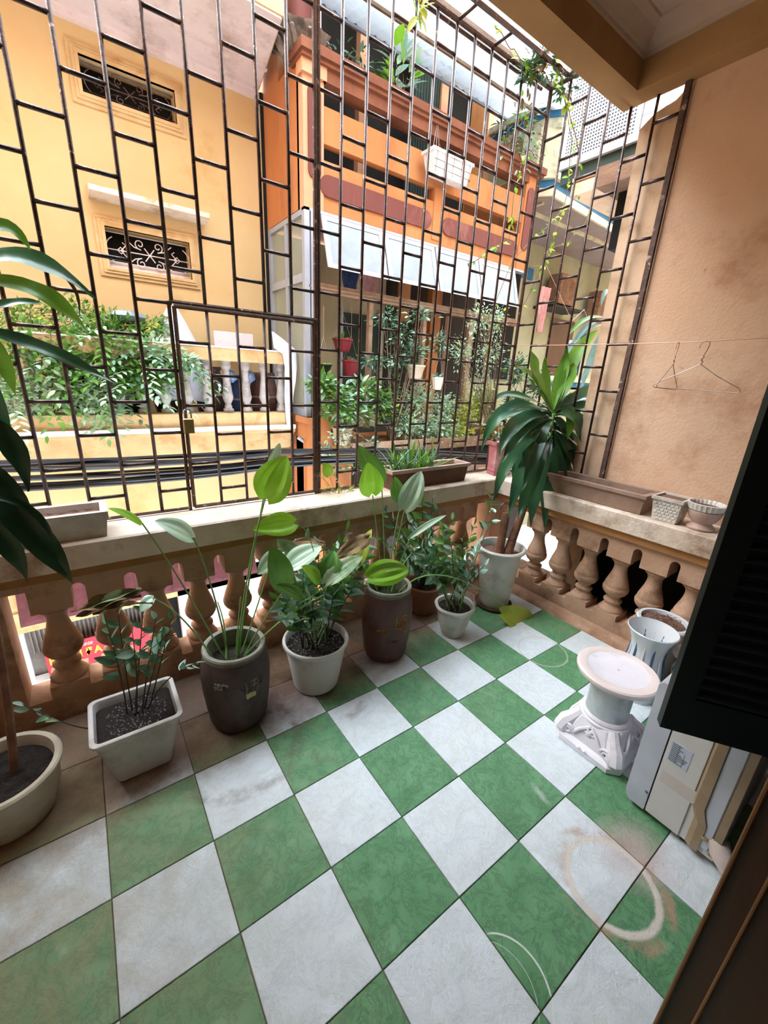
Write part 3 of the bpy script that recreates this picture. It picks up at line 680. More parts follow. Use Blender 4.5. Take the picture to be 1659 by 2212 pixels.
# glazed box under the parapet
MB().box(OX, OR, OY+0.0, OY+0.1, 3.125, 3.15).build('box_head', 'alu', oh)
MB().box(OX, OX+0.06, OY, OY+0.06, 1.06, 3.15).box(OX+0.075, OX+0.17, OY-0.004, OY+0.06, 0.90, 3.15).build('corner_post', 'alu', oh)
b = MB(); b.box(OX-0.004, OX+0.04, YW-0.10, YW-0.03, 1.06, 3.14).box(OX-0.003, OX+0.04, OY+0.062, YW-0.1, 3.09, 3.14).box(OX-0.003, OX+0.04, OY+0.062, YW-0.1, 2.48, 2.56).box(OX-0.003, OX+0.04, OY+0.062, YW-0.1, 1.06, 1.14).box(OX, OX+0.05, 3.86, 3.92, 1.1, 3.1)
b.build('side_frame', 'alu', oh)
MB().box(OX+0.02, OX+0.028, OY+0.05, YW-0.08, 1.12, 3.1).build('side_pane', 'glass_clear', oh)
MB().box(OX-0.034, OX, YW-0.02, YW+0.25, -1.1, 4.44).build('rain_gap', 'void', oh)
for k in range(4):
    x0, x1 = 2.45+0.795*k, 3.225+0.795*k; zt, zb, yb = 3.12, 2.615, 3.24
    def q(u, w, off=0): return (x0+(x1-x0)*u, OY-0.005+(yb-OY)*w-off*0.95, zt+(zb-zt)*w-off*0.3)
    sa = None; b = MB()
    def fr(u0, u1, w0, w1): b.hexa([q(u0,w0), q(u1,w0), q(u1,w1), q(u0,w1)], [q(u0,w0,0.02), q(u1,w0,0.02), q(u1,w1,0.02), q(u0,w1,0.02)])
    fr(0, 1, 0, 0.09); fr(0, 1, 0.91, 1); fr(0, 0.075, 0.09, 0.91); fr(0.925, 1, 0.09, 0.91)
    sa = b.build('awning_window', 'alu', oh)
    MB().hexa([q(0.07,0.08,0.006), q(0.93,0.08,0.006), q(0.93,0.92,0.006), q(0.07,0.92,0.006)], [q(0.07,0.08,0.012), q(0.93,0.08,0.012), q(0.93,0.92,0.012), q(0.07,0.92,0.012)]).build('pane', 'glass_frost', sa)
    MB().tube([(x1-0.02, OY, 2.75), q(1, 0.85)], 0.006, 5).build('stay', 'alu', sa)
MB().box(OX+0.05, 5.9, OY+0.02, OY+0.10, 2.395, 2.49).box(OX+0.05, 5.9, OY-0.0, OY+0.12, 2.43, 2.45).build('transom_beam', 'old_wood', oh)
for x in (3.12, 3.98, 4.42, 4.85, 5.3): MB().box(x, x+0.055, OY+0.03, OY+0.09, 0.9, 2.40).build('mullion', 'old_wood', oh)
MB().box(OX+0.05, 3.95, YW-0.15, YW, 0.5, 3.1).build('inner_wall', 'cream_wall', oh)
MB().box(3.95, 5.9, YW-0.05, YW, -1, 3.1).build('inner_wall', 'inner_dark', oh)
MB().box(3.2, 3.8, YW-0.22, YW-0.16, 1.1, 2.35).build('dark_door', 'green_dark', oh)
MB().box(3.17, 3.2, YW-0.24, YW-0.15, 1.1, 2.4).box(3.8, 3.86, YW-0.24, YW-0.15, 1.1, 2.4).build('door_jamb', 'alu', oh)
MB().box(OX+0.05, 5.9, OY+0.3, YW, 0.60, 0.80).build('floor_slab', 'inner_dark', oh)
MB().box(4.55, 4.75, 3.95, 4.05, 0.9, 3.1).box(3.95, 4.1, 3.9, 4.0, 2.3, 3.1).build('inner_pillar', 'orange_wall', oh)
MB().box(OX-0.02, 2.55, OY-0.08, OY+0.2, 0.80, 1.06).box(OX-0.05, 2.57, OY-0.10, OY+0.2, 0.99, 1.06).build('base_pier', 'orange_wall', oh)
MB().box(OX, 6.2, OY+0.0, OY+0.3, -1.5, 0.80).build('lower_wall', 'orange_wall', oh)
MB().box(OX, 2.3, OY+0.1, YW+0.2, -4, 1.06).build('lower_side_wall', 'orange_wall', oh)
MB().box(2.62, 6.1, 2.95, OY, 0.70, 0.76).box(2.62, 6.1, 2.93, 2.97, 0.66, 0.80).build('planter_shelf', 'old_wood', oh)
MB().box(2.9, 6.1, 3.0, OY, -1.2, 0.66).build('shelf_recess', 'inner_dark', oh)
MB().tube([(2.22, 3.55, 0.80), (2.55, 3.30, 0.55)], 0.022, 8).build('drain_pipe', 'alu', oh, True)
struct('unseen_alley_masses', MB().box(4.7, 14, -4, 0.1, -4, 7.5).box(13.5, 14, 0, 12, -4, 7).box(-7, -6, -4, 12, -4, 7).box(-6, -1.5, -4, 1.0, -4, 7.5), 'peach_outer')  # unseen building masses added to cut the sky light in the alley
struct('upper_block', MB().box(2.3, 6.5, 5.1, 6.0, 3.2, 7.4), 'orange_wall')
# translucent corrugated awning above the orange balcony
aw = thing('awning', 'white translucent corrugated awning over the orange balcony', 'awning', (4.2, 3.3, 4.9))
b = MB(); n = 56; vs = []; x0, x1 = 2.42, 6.22
for i in range(n+1):
    for j in range(5):
        y = 4.30+(2.35-4.30)*j/4; z = 5.39+(4.98-5.39)*j/4+0.012*math.cos(i*math.pi)
        vs.append((x0+(x1-x0)*i/n, y, z))
fs = [(i*5+j, (i+1)*5+j, (i+1)*5+j+1, i*5+j+1) for i in range(n) for j in range(4)]
b.add(vs, fs).build('sheet', 'awning', aw)
for w in (0.02, 0.3, 0.62, 0.98):
    y = 4.30-1.95*w; z = 5.36-0.41*w
    MB().box(x0, x1, y-0.015, y+0.015, z-0.03, z).build('purlin', 'old_wood' if w > 0.1 else 'alu', aw)

# ------------------------------------------------------------------ pale green house further right
gh = thing('green_house', 'pale green house with blue banded balcony, behind the side grille', 'house', (7.5, 4.2, -4.0))
def band(z0, z1, d=0.0):
    o = [(6.08-d, 4.6), (6.08-d, 3.6-d), (6.25-d*0.4, 3.4-d), (9.3, 3.62-d), (12.5, 3.85-d), (12.5, 4.6)]
    return MB().poly(o, 'z', z0, z1)
band(4.20, 4.30, 0.0).build('balcony_edge', 'pale_cream', gh)
band(4.30, 4.40, -0.01).build('blue_band', 'blue_band', gh)
band(4.40, 4.46, 0.05).build('cornice', 'pale_cream', gh)
band(4.46, 4.52, 0.0).build('plinth', 'pale_cream', gh)
MB().poly([(6.12, 4.55), (6.12, 3.62), (6.27, 3.44), (12.4, 3.88), (12.4, 4.95), (6.12, 4.95)], 'z', 4.19, 4.205).build('soffit', 'soffit_grey', gh)
MB().box(6.4, 12.4, 3.9, 3.96, 4.15, 4.20).box(6.3, 6.36, 3.6, 4.6, 4.16, 4.20).build('soffit_moulding', 'pale_cream', gh)
band(5.02, 5.14, -0.02).build('upper_balcony_edge', 'pale_cream', gh)
band(5.14, 5.26, -0.01).build('blue_band', 'blue_band', gh)
band(5.26, 5.34, 0.05).build('cornice', 'pale_cream', gh)
MB().add([(6.0, 3.5, 5.34), (6.6, 3.5, 5.34), (6.3, 3.5, 5.62), (6.0, 3.62, 5.34), (6.6, 3.62, 5.34), (6.3, 3.62, 5.62)], [(0,1,2), (3,5,4), (0,2,5,3), (1,4,5,2)]).build('gable', 'stone_grey', gh)
gbm = MB().lathe([(0.06, 0), (0.05, 0.05), (0.10, 0.16), (0.11, 0.24), (0.05, 0.36), (0.045, 0.42), (0.07, 0.48), (0.07, 0.5)], n=12).mesh('urn_baluster', 'pale_cream', True)
for k in range(9): inst('urn_baluster', gbm, gh, (6.32+0.30*k, 3.52+0.021*k, 4.52))
MB().poly([(6.0, 3.85), (6.05, 3.6), (6.3, 3.42), (6.36, 3.5), (6.2, 3.85)], 'z', 4.52, 5.02).build('corner_post', 'pale_cream', gh)
MB().box(6.1, 12.5, 4.9, 5.0, -2.0, 4.2).build('wall', 'pale_green_wall', gh)
MB().box(6.1, 12.5, 4.7, 4.8, 4.5, 7).build('upper_wall', 'pale_green_wall', gh)
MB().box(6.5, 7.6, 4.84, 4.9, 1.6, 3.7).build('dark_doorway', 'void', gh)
MB().box(7.0, 8.0, 4.86, 4.9, 3.55, 3.75).build('lintel', 'blue_band', gh)
def outdoor_unit(x, z, w, h, label, y=4.62):
    t = thing('air_conditioner', label, 'air conditioner', (x+w/2, y, z))
    MB().bbox(x, x+w, y-0.15, y+0.15, z, z+h, 0.01).build('casing', 'brown_concrete', t)
    b = MB(); cx, cz = x+w*0.44, z+h/2
    for r in np.linspace(0.05, h*0.42, 6): b.tube([(cx+r*math.cos(a), y-0.16, cz+r*math.sin(a)) for a in np.linspace(0, 2*math.pi, 17)], 0.006, 4, False)
    b.build('fan_guard', 'old_wood', t)
    MB().lathe([(h*0.42, 0), (h*0.42, 0.02)], (0, 0, 0), 20, capt=True).build('fan_recess', 'void', t) if False else None
    return t
outdoor_unit(8.42, 3.15, 0.62, 0.55, 'grimy brown air conditioner under the green house balcony, nearest the orange house')
outdoor_unit(10.0, 3.0, 0.62, 0.60, 'dark air conditioner under the green house balcony, beside the bracket shelf')
MB().box(8.2, 9.3, 4.4, 4.9, 3.05, 3.10).build('unit_shelf', 'inner_dark', gh)
MB().box(8.9, 9.8, 4.86, 4.92, 1.6, 2.95).build('brown_door', 'wood_brown', gh)
MB().box(7.9, 9.8, 4.1, 4.3, 1.50, 1.62).build('lower_band', 'blue_band', gh)
MB().box(7.8, 9.9, 4.05, 4.3, 1.62, 1.72).build('lower_cornice', 'pale_cream', gh)

# ------------------------------------------------------------------ neighbour's terrace beyond the side grille
nb = thing('neighbour_terrace', 'neighbouring terrace slab and peach pier just beyond the side grille', 'building', (3.6, 0.7, -4.0))
MB().box(3.0, 3.42, 0.217, 0.47, -0.6, 2.98).build('pier', 'peach_outer', nb)
MB().poly([(0.217, 2.98), (0.47, 2.98), (0.40, 3.03), (0.30, 3.05), (0.25, 3.089), (0.217, 3.2)], 'x', 3.0, 3.42).build('pier_head', 'peach_outer', nb)
MB().box(3.55, 5.2, 0.2, 1.03, 2.985, 3.115).build('slab', 'brown_concrete', nb)
MB().box(3.57, 5.2, 1.03, 1.25, 2.99, 3.07).box(3.57, 5.2, 1.03, 1.25, 3.085, 3.11).build('pale_slab_edge', 'peach_outer', nb)  # light pink end part of the slab
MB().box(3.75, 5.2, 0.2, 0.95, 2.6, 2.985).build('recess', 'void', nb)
MB().box(3.45, 9.0, 1.45, 2.9, 0.36, 0.44).box(3.45, 3.6, 1.45, 2.9, -0.6, 0.36).build('lower_terrace', 'brown_concrete', nb)
MB().box(3.05, 3.45, 0.49, 1.40, 0.70, 0.79).box(3.05, 3.42, 0.49, 1.36, 0.62, 0.70).build('sill', 'orange_light', nb)
lv = thing('louvre_cage', 'white mesh cage on a tray, high behind the side grille', 'cage', (4.0, 1.1, 3.22))
b = MB()
for k in range(34): b.box(3.60, 3.61, 0.83, 1.385, 3.262+0.0215*k, 3.272+0.0215*k)
b.build('wire_mesh', 'metal_white', lv)
b = MB()
for k in range(26): b.box(3.597, 3.613, 0.84+0.0215*k, 0.847+0.0215*k, 3.26, 4.0)
b.build('wire_mesh', 'metal_white', lv)
MB().box(3.598, 3.63, 1.375, 1.41, 3.262, 4.0).build('frame_post', 'metal_white', lv)
MB().box(3.598, 3.63, 0.81, 0.845, 3.262, 4.0).build('frame_post', 'metal_white', lv)
MB().box(3.59, 4.5, 0.80, 1.42, 3.215, 3.262).build('tray', 'metal_white', lv)
MB().box(3.66, 3.68, 0.85, 1.38, 3.27, 3.98).build('mesh_shade_sheet', 'inner_dark', lv)  # dark sheet added behind the mesh to give its gaps their shade
for k in range(5): MB().box(3.61, 3.63, 0.20, 0.805, 3.20+0.16*k, 3.355+0.16*k).build('panel', 'white_paint', lv)
MB().box(3.62, 4.6, 0.3, 1.40, 3.115, 3.215).build('tray_base', 'green_dark', lv)

# ------------------------------------------------------------------ bundle of black street cables
rc = random.Random(11)
spec = [(0.905, 0.78, 0.92), (0.895, 0.76, 0.91), (0.885, 0.75, 0.90), (0.875, 0.76, 0.89), (0.86, 0.74, 0.885), (0.85, 0.73, 0.88), (0.80, 0.69, 0.85), (0.79, 0.70, 0.83), (0.785, 0.68, 0.82), (0.74, 0.66, 0.80), (0.73, 0.64, 0.79), (0.71, 0.63, 0.78)]
for k, (za, zm, zb) in enumerate(spec):
    y = 2.4+rc.uniform(-0.05, 0.05)
    pts = [(x, y+0.03*math.sin(x*1.7+k), za*0+ (za+(zb-za)*(x+0.6)/3.2) - 0.10*(1-((x-1.0)/1.9)**2)+0.10+0.008*math.sin(x*2.3+k*1.3)) for x in np.linspace(-1.6, 6.5, 22)]
    pts = [(x, yy, z-0.035-max(0, x-1.6)*0.11+0.10*(max(0, ((x-1.0)/1.9)**2-0.6))*-1) for x, yy, z in pts]
    o = MB().tube(pts, rc.choice([0.010, 0.012, 0.014]), 6).build('street_cable', 'cable_blue' if k % 4 == 1 else 'cable', None, True)
    tag(o, 'black overhead cable in the sagging bundle between the two houses and our grille', 'cable', 'black cables strung along the alley')
# ------------------------------------------------------------------ leaves
def leaf_mesh(name, m, w=0.5, droop=0.15, fold=0.18, nl=6, shape=0.45, ribs=0, nx=2):
    """unit leaf along +Y; shape = where it is widest"""
    vs = []; fs = []
    for i in range(nl+1):
        t = i/nl
        e = math.log(0.5)/math.log(shape); ww = max(0.0, math.sin(math.pi*t**e))**0.8*w/2
        if i == 0: ww = w*0.04
        for j in range(-nx, nx+1):
            u = j/nx
            z = -droop*t*t + fold*abs(u)*ww*1.2 + (ribs*math.cos(u*math.pi*2.5)*ww if ribs else 0)
            vs.append((u*ww, t-0.0*abs(u), z))
    k = 2*nx+1
    for i in range(nl):
        for j in range(k-1): fs.append((i*k+j, i*k+j+1, (i+1)*k+j+1, (i+1)*k+j))
    return MB().add(vs, fs).mesh(name, m, True)
def orient(d, n, s, sw=None):
    d = Vector(d).normalized(); n = Vector(n); x = d.cross(n)
    if x.length < 1e-4: x = d.cross(Vector((0.3, 0.5, 0.8)))
    x.normalize(); n = x.cross(d); sw = sw or s
    return x*sw, d*s, n*s
def heart(name, m, parent, base, tip, width, facing=None, droop=0.08, cord=0.10, ribs=0.07, roll=0.0, n1=14, nx=6, wave=0.0, shape=0.40):
    """large heart-shaped leaf with curved parallel ribs, built in place"""
    base, tip = Vector(base), Vector(tip); L_ = (tip-base).length; d = (tip-base)/L_
    f = Vector(facing) if facing is not None else (Vector(CAM)-base).normalized()+Vector((0, 0, 0.6))
    x = d.cross(f).normalized(); n = x.cross(d)
    if roll: q = Quaternion(d, math.radians(roll)); x = q @ x; n = q @ n
    vs = []; fs = []; k = 2*nx+1; rr = random.Random(int(base.x*1e4) & 0xffff)
    for i in range(n1+1):
        t = i/n1; e = math.log(0.5)/math.log(shape)
        ww = (max(0.0, math.sin(math.pi*min(1, t**e)))**0.72)*width/2
        if i == 0: ww = width*0.13
        for j in range(-nx, nx+1):
            u = j/nx
            back = -cord*L_*(abs(u)**1.4)*(1-t)**2
            z = -droop*L_*(2*t-1)**2 + 0.22*ww*abs(u)**1.3 + ribs*width*math.cos(u*math.pi*3.0)*math.sin(math.pi*min(t*1.1, 1))*0.35 + wave*width*math.sin(t*9+u*3)*abs(u)
            vs.append(base + d*(t*L_+back) + x*(u*ww) + n*z)
    for i in range(n1):
        for j in range(k-1): fs.append((i*k+j, i*k+j+1, (i+1)*k+j+1, (i+1)*k+j))
    return MB().add(vs, fs).build(name, m, parent, True)
def strap(name, m, parent, pts, width, up=None, fold=0.25, wave=0.0, taper=0.25, ph=0.0):
    """long strap leaf following a path"""
    pts = [Vector(p) for p in pts]; k = len(pts); vs = []; fs = []
    for i, p in enumerate(pts):
        t = i/(k-1); d = (pts[min(i+1, k-1)]-pts[max(i-1, 0)]).normalized()
        u = Vector(up) if up is not None else Vector((0, 0, 1))
        if abs(d.dot(u)) > 0.93: u = (u+Vector((-0.6, -0.7, 0.1))).normalized()
        x = d.cross(u).normalized(); n = x.cross(d)
        ww = width/2*(taper+(1-taper)*min(1, t/0.35))*(1-max(0, (t-0.55)/0.45)**1.6)
        ww = max(ww, 0.0008)
        for j, uu in enumerate((-1, -0.5, 0, 0.5, 1)):
            w_ = wave*width*math.sin(t*13+ph+uu*1.5)*abs(uu)
            vs.append(p+x*(uu*ww)+n*(fold*ww*abs(uu)+w_))
    for i in range(k-1):
        for j in range(4): fs.append((i*5+j, i*5+j+1, (i+1)*5+j+1, (i+1)*5+j))
    return MB().add(vs, fs).build(name, m, parent, True)
def stemtube(name, m, parent, pts, r0, r1, n=6):
    k = len(pts); return MB().tube(pts, [r0+(r1-r0)*i/(k-1) for i in range(k)], n).build(name, m, parent, True)

# ------------------------------------------------------------------ pots
def pot(name, label, cat, c, profile, m, soil=None, soil_z=None, lobes=None, n=40, group=None, part='pot'):
    t = thing(name, label, cat, c, group)
    MB().lathe(profile, c, n, lobes=lobes).build(part, m, t, True)
    if soil:
        r = soil_z[1]; z = soil_z[0]
        vs = []; rr = random.Random(int(c[0]*1000))
        MBs = MB(); rings = 7
        for i in range(rings+1):
            for j in range(24):
                a = 2*math.pi*j/24; q = r*i/rings
                vs.append((c[0]+q*math.cos(a), c[1]+q*math.sin(a), c[2]+z+(rr.uniform(-0.006, 0.006) if 0 < i < rings else 0)+0.008*(1-i/rings)))
        fs = [(i*24+j, i*24+(j+1) % 24, (i+1)*24+(j+1) % 24, (i+1)*24+j) for i in range(rings) for j in range(24)]
        MBs.add(vs, fs).build('soil', soil, t)
    return t
def pebbles(parent, c, r, z, n, seed=1, m='pebble'):
    rr = random.Random(seed); b = MB()
    for k in range(n):
        a = rr.uniform(0, 2*math.pi); q = r*math.sqrt(rr.random()); s = rr.uniform(0.0015, 0.0042)
        x, y, zz = c[0]+q*math.cos(a), c[1]+q*math.sin(a), c[2]+z+0.004+rr.uniform(0, .004)
        b.add([(x-s, y, zz), (x, y-s, zz), (x+s, y, zz), (x, y+s*1.2, zz), (x, y, zz+s), (x, y, zz-s)], [(0,1,4), (1,2,4), (2,3,4), (3,0,4), (1,0,5), (2,1,5), (3,2,5), (0,3,5)])
    tag(b.build('grit', m, parent), kind='stuff')

zz_leaf = {k: leaf_mesh('zz_leaf', k, 0.42, 0.10, 0.25, 6, 0.42) for k in ('leaf_zz', 'leaf_zz_pale', 'leaf_mid', 'leaf_cream')}
def frond(parent, pts, n, size, m='leaf_zz', stem='stem_dark', seed=0, start=0.3, r=0.004, spread=62, mix=0.25):
    rr = random.Random(seed); path = bez(*pts, n=14) if len(pts) == 3 else bez(pts[0], pts[1], pts[2], 14, pts[3])
    f = stemtube('frond', stem, parent, path, r, r*0.45, 6)
    for i in range(n):
        t = start+(1-start)*(i+0.5)/n; q = t*(len(path)-1); a = min(int(q), len(path)-2); p = path[a].lerp(path[a+1], q-a); d = (path[a+1]-path[a]).normalized()
        side = 1 if i % 2 else -1
        s_ = d.cross(Vector((0, 0, 1))); s_ = s_.normalized() if s_.length > 0.05 else Vector((1, 0, 0))
        s_ = Quaternion(d, rr.uniform(-0.7, 0.7)+seed) @ s_
        an = math.radians(spread+rr.uniform(-12, 12))*(0.45 if i == n-1 else 1)
        ld = d*math.cos(an)+s_*side*math.sin(an); nn = d.cross(s_)*side*1.0+Vector((-0.25, -0.4, 0.7))
        L_ = 1.18*size*rr.uniform(0.8, 1.15)*(0.75+0.5*math.sin(math.pi*min(1, t)))
        mm = m if rr.random() > mix else ('leaf_zz_pale' if m != 'leaf_zz_pale' else 'leaf_zz')
        X, Y, Z = orient(ld, nn, L_)
        inst('leaflet', zz_leaf[mm], f, p, X, Y, Z)
    return f

# 1 round cream bowl, far left, with a cane dracaena whose leaves hang into view
c = (-0.268, 0.485, 0.0)
rp = pot('potted_dracaena', 'cane dracaena in a round cream bowl at the far left', 'plant', c,
         [(0.105, 0), (0.125, 0.012), (0.15, 0.09), (0.158, 0.17), (0.16, 0.185), (0.170, 0.19), (0.172, 0.205), (0.166, 0.212), (0.150, 0.210), (0.146, 0.195), (0.140, 0.16)], 'cream_pot', 'soil', (0.168, 0.143))
cane = [Vector((-0.24, 0.50, 0.16)), P(22, 1500, 'y', 0.5), P(-25, 1250, 'y', 0.5), P(-70, 1050, 'y', 0.52)]
stemtube('cane', 'bark', rp, bez(cane[0], cane[1], cane[2], 10, cane[3]), 0.013, 0.011, 8)
top1 = P(-90, 700, 'y', 0.55)
stemtube('cane', 'bark', rp, bez(cane[3], P(-85, 900, 'y', 0.53), top1, 6), 0.012, 0.010, 8)
rl = random.Random(9)
def pxleaf(parent, m, pts, w, dep, up=None, name='leaf', wave=0.05, fold=0.25, n=12, taper=0.25):
    q = [P(a, b_, 'y', dep[i] if isinstance(dep, (list, tuple)) else dep) for i, (a, b_) in enumerate(pts)]
    path = bez(q[0], q[1], q[2], n) if len(q) == 3 else bez(q[0], q[1], q[2], n, q[3])
    dist = (q[len(q)//2]-Vector(CAM)).dot(Vector(FW)); return strap(name, m, parent, path, w*dist/F_PX, up, fold, wave, taper, rl.uniform(0, 6))
U1 = Vector((-0.2, -0.75, 0.6))
for m, pts, w, dep in (
    ('leaf_dracaena_young', [(-90, 560), (-10, 455), (30, 480), (66, 540)], 42, 0.5),
    ('leaf_dracaena', [(-100, 590), (20, 520), (110, 560), (205, 645)], 60, [0.5, 0.5, 0.52, 0.55]),
    ('leaf_dracaena_young', [(-60, 600), (60, 610), (120, 630), (192, 722)], 52, [0.5, 0.45, 0.45, 0.45]),
    ('leaf_dracaena', [(-60, 680), (10, 650), (50, 648), (95, 655)], 26, 0.55),
    ('leaf_dracaena', [(-80, 700), (60, 735), (130, 760), (250, 830)], 40, [0.5, 0.48, 0.46, 0.44]),
    ('leaf_dracaena_young', [(-50, 690), (0, 760), (15, 790), (34, 856)], 40, 0.48),
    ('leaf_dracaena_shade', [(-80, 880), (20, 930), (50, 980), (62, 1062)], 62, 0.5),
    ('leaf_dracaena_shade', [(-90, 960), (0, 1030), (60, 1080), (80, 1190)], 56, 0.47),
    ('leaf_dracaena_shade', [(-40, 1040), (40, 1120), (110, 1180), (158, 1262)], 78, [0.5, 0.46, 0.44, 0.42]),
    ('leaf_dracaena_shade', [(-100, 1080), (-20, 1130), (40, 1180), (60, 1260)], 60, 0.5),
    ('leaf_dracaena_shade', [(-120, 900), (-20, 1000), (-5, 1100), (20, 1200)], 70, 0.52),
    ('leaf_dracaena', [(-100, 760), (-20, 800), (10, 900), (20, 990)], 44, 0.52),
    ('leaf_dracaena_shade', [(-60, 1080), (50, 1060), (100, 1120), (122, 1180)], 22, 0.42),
    ('leaf_dead', [(60, 545), (150, 590), (180, 630), (170, 690)], 9, 0.53)):
    pxleaf(rp, m, pts, w*(.7 if 'shade' in m else .78), dep, U1, wave=.08)

# 2 square white pot
sq = thing('potted_zz_plant', 'thin-stemmed plant in a square tapered white pot', 'plant', (0.145, 0.5, 0), 'zz plants along the parapet')
def sqring(cx, cy, hx, hy, z, rc=0.03, n=4):
    out = []
    for sx, sy, a0 in ((1, 1, 0), (-1, 1, 90), (-1, -1, 180), (1, -1, 270)):
        for k in range(n+1):
            a = math.radians(a0+90*k/n); out.append((cx+sx*(hx-rc)+rc*math.cos(a), cy+sy*(hy-rc)+rc*math.sin(a), z))
    return out
def sqpot(rings, m, parent, name='pot', cap=True):
    vs = []; n = len(rings[0])
    for r in rings: vs += r
    fs = [(i*n+j, i*n+(j+1) % n, (i+1)*n+(j+1) % n, (i+1)*n+j) for i in range(len(rings)-1) for j in range(n)]
    if cap: fs.append(tuple(range(n-1, -1, -1)))
    return MB().add(vs, fs).build(name, m, parent, True)
cx, cy = 0.143, 0.502
sqpot([sqring(cx, cy, hx, hy, z, rc) for hx, hy, z, rc in ((0.085, 0.085, 0, 0.015), (0.095, 0.095, 0.01, 0.02), (0.138, 0.118, 0.205, 0.025), (0.146, 0.126, 0.225, 0.025), (0.154, 0.134, 0.236, 0.028), (0.155, 0.135, 0.249, 0.028), (0.150, 0.130, 0.252, 0.026), (0.139, 0.119, 0.250, 0.022), (0.136, 0.116, 0.24, 0.02), (0.132, 0.112, 0.19, 0.02))], 'plastic_white', sq)
sqpot([sqring(cx, cy, 0.133, 0.113, 0.212, 0.02), sqring(cx, cy, 0.07, 0.06, 0.222, 0.02), sqring(cx, cy, 0.01, 0.01, 0.219, 0.005)], 'soil', sq, 'soil', False)
pebbles(sq, (cx, cy, 0), 0.108, 0.216, 260, 3)
Q = lambda px, py, y: P(px, py, 'y', y)
S0 = Vector((cx, cy, 0.215))
for k, (bx, by, mx, my, tx, ty, n, y1, sz) in enumerate([(-.03, .02, 268, 1470, 222, 1318, 7, .52, .05), (0, 0, 300, 1460, 285, 1362, 6, .50, .055), (.02, 0, 318, 1440, 338, 1330, 7, .5, .05), (.03, .02, 330, 1450, 352, 1372, 5, .5, .06),
        (-.01, .03, 270, 1450, 252, 1300, 6, .56, .05), (.05, .02, 345, 1440, 372, 1330, 6, .55, .045), (.04, .01, 352, 1455, 425, 1432, 5, .46, .045), (-.06, -.01, 200, 1600, 45, 1520, 5, .56, .055), (.0, .04, 300, 1430, 312, 1290, 6, .6, .045)]):
    frond(sq, (S0+Vector((bx, by, 0)), Q(mx, my, (0.5+y1)/2), Q(tx, ty, y1)), n+2, sz, 'leaf_zz' if k not in (6, 7) else 'leaf_zz_pale', 'stem_dark', k, 0.45 if k not in (6, 7) else 0.7, 0.0035, 55, 0.2)

# 3 brown glazed jar with long-stalked heart leaves
c1 = (0.545, 0.51, 0)
jar_prof = [(0.105, 0), (0.118, 0.006), (0.126, 0.03), (0.130, 0.036), (0.131, 0.06), (0.140, 0.12), (0.1475, 0.2), (0.149, 0.27), (0.143, 0.33), (0.132, 0.372), (0.127, 0.380), (0.133, 0.386), (0.136, 0.393), (0.132, 0.401), (0.122, 0.403), (0.114, 0.398), (0.118, 0.36), (0.120, 0.30)]
j1 = thing('potted_heart_leaf_plant', 'long-stalked heart-leaf plant in a dark brown glazed jar with a paper scrap', 'plant', c1)
b = MB().lathe(jar_prof[:10], c1, 44); b.build('jar', 'jar_dark', j1, True)
MB().lathe(jar_prof[9:], c1, 44, capb=False).build('jar_rim', 'jar_rim', j1, True)
MB().lathe([(0.119, 0.31), (0.06, 0.315), (0.001, 0.318)], c1, 30, capb=False).build('soil', 'soil', j1)
def on_jar(c, r, a0, a1, z0, z1, off=0.0015, n=6, jag=0.0, seed=0):
    rr = random.Random(seed); vs = []
    for i in range(n+1):
        a = a0+(a1-a0)*i/n
        for z in (z0+rr.uniform(-jag, jag), z1+rr.uniform(-jag, jag)): rad = r(z)+off; vs.append((c[0]+rad*math.cos(a), c[1]+rad*math.sin(a), z))
    return MB().add(vs, [(2*i, 2*i+2, 2*i+3, 2*i+1) for i in range(n)])
def rj(z):
    for (r0, z0), (r1, z1) in zip(jar_prof, jar_prof[1:]):
        if z0 <= z <= z1 and z1 > z0: return r0+(r1-r0)*(z-z0)/(z1-z0)
    return 0.14
camdir = math.atan2(CAM[1]-c1[1], CAM[0]-c1[0])
on_jar(c1, rj, camdir+0.22, camdir+0.52, 0.205, 0.232, jag=0.004, seed=2).build('paper_scrap', 'brass', j1)
def blotches(parent, c, r, a0, z0, w, h, n, m, seed, name='relief'):
    rr = random.Random(seed); b = MB()
    for k in range(n):
        a = a0+rr.uniform(-w, w); z = z0+rr.uniform(-h, h); s = rr.uniform(0.004, 0.012); rad = r(z)
        p = Vector((c[0]+rad*math.cos(a), c[1]+rad*math.sin(a), z)); nrm_ = Vector((math.cos(a), math.sin(a), 0)); t_ = Vector((-math.sin(a), math.cos(a), 0)); u = Vector((0, 0, 1))
        q = rr.uniform(0, 3.14); e1 = (t_*math.cos(q)+u*math.sin(q))*s; e2 = (-t_*math.sin(q)+u*math.cos(q))*s*rr.uniform(.3, .7)
        b.add([p+e1, p+e2, p-e1, p-e2, p+nrm_*0.004], [(0,1,4), (1,2,4), (2,3,4), (3,0,4)])
    return b.build(name, m, parent)
blotches(j1, c1, rj, camdir-0.45, 0.285, 0.2, 0.014, 30, 'jar_rim', 4); blotches(j1, c1, rj, camdir+0.45, 0.265, 0.35, 0.02, 34, 'jar_red', 5)
MB().lathe([(0.1493, 0.268), (0.1505, 0.272), (0.1493, 0.276)], c1, 40, capb=False).build('incised_ring', 'jar_dark', j1, True)
def px2m(px, p): return px*(Vector(p)-Vector(CAM)).dot(Vector(FW))/F_PX
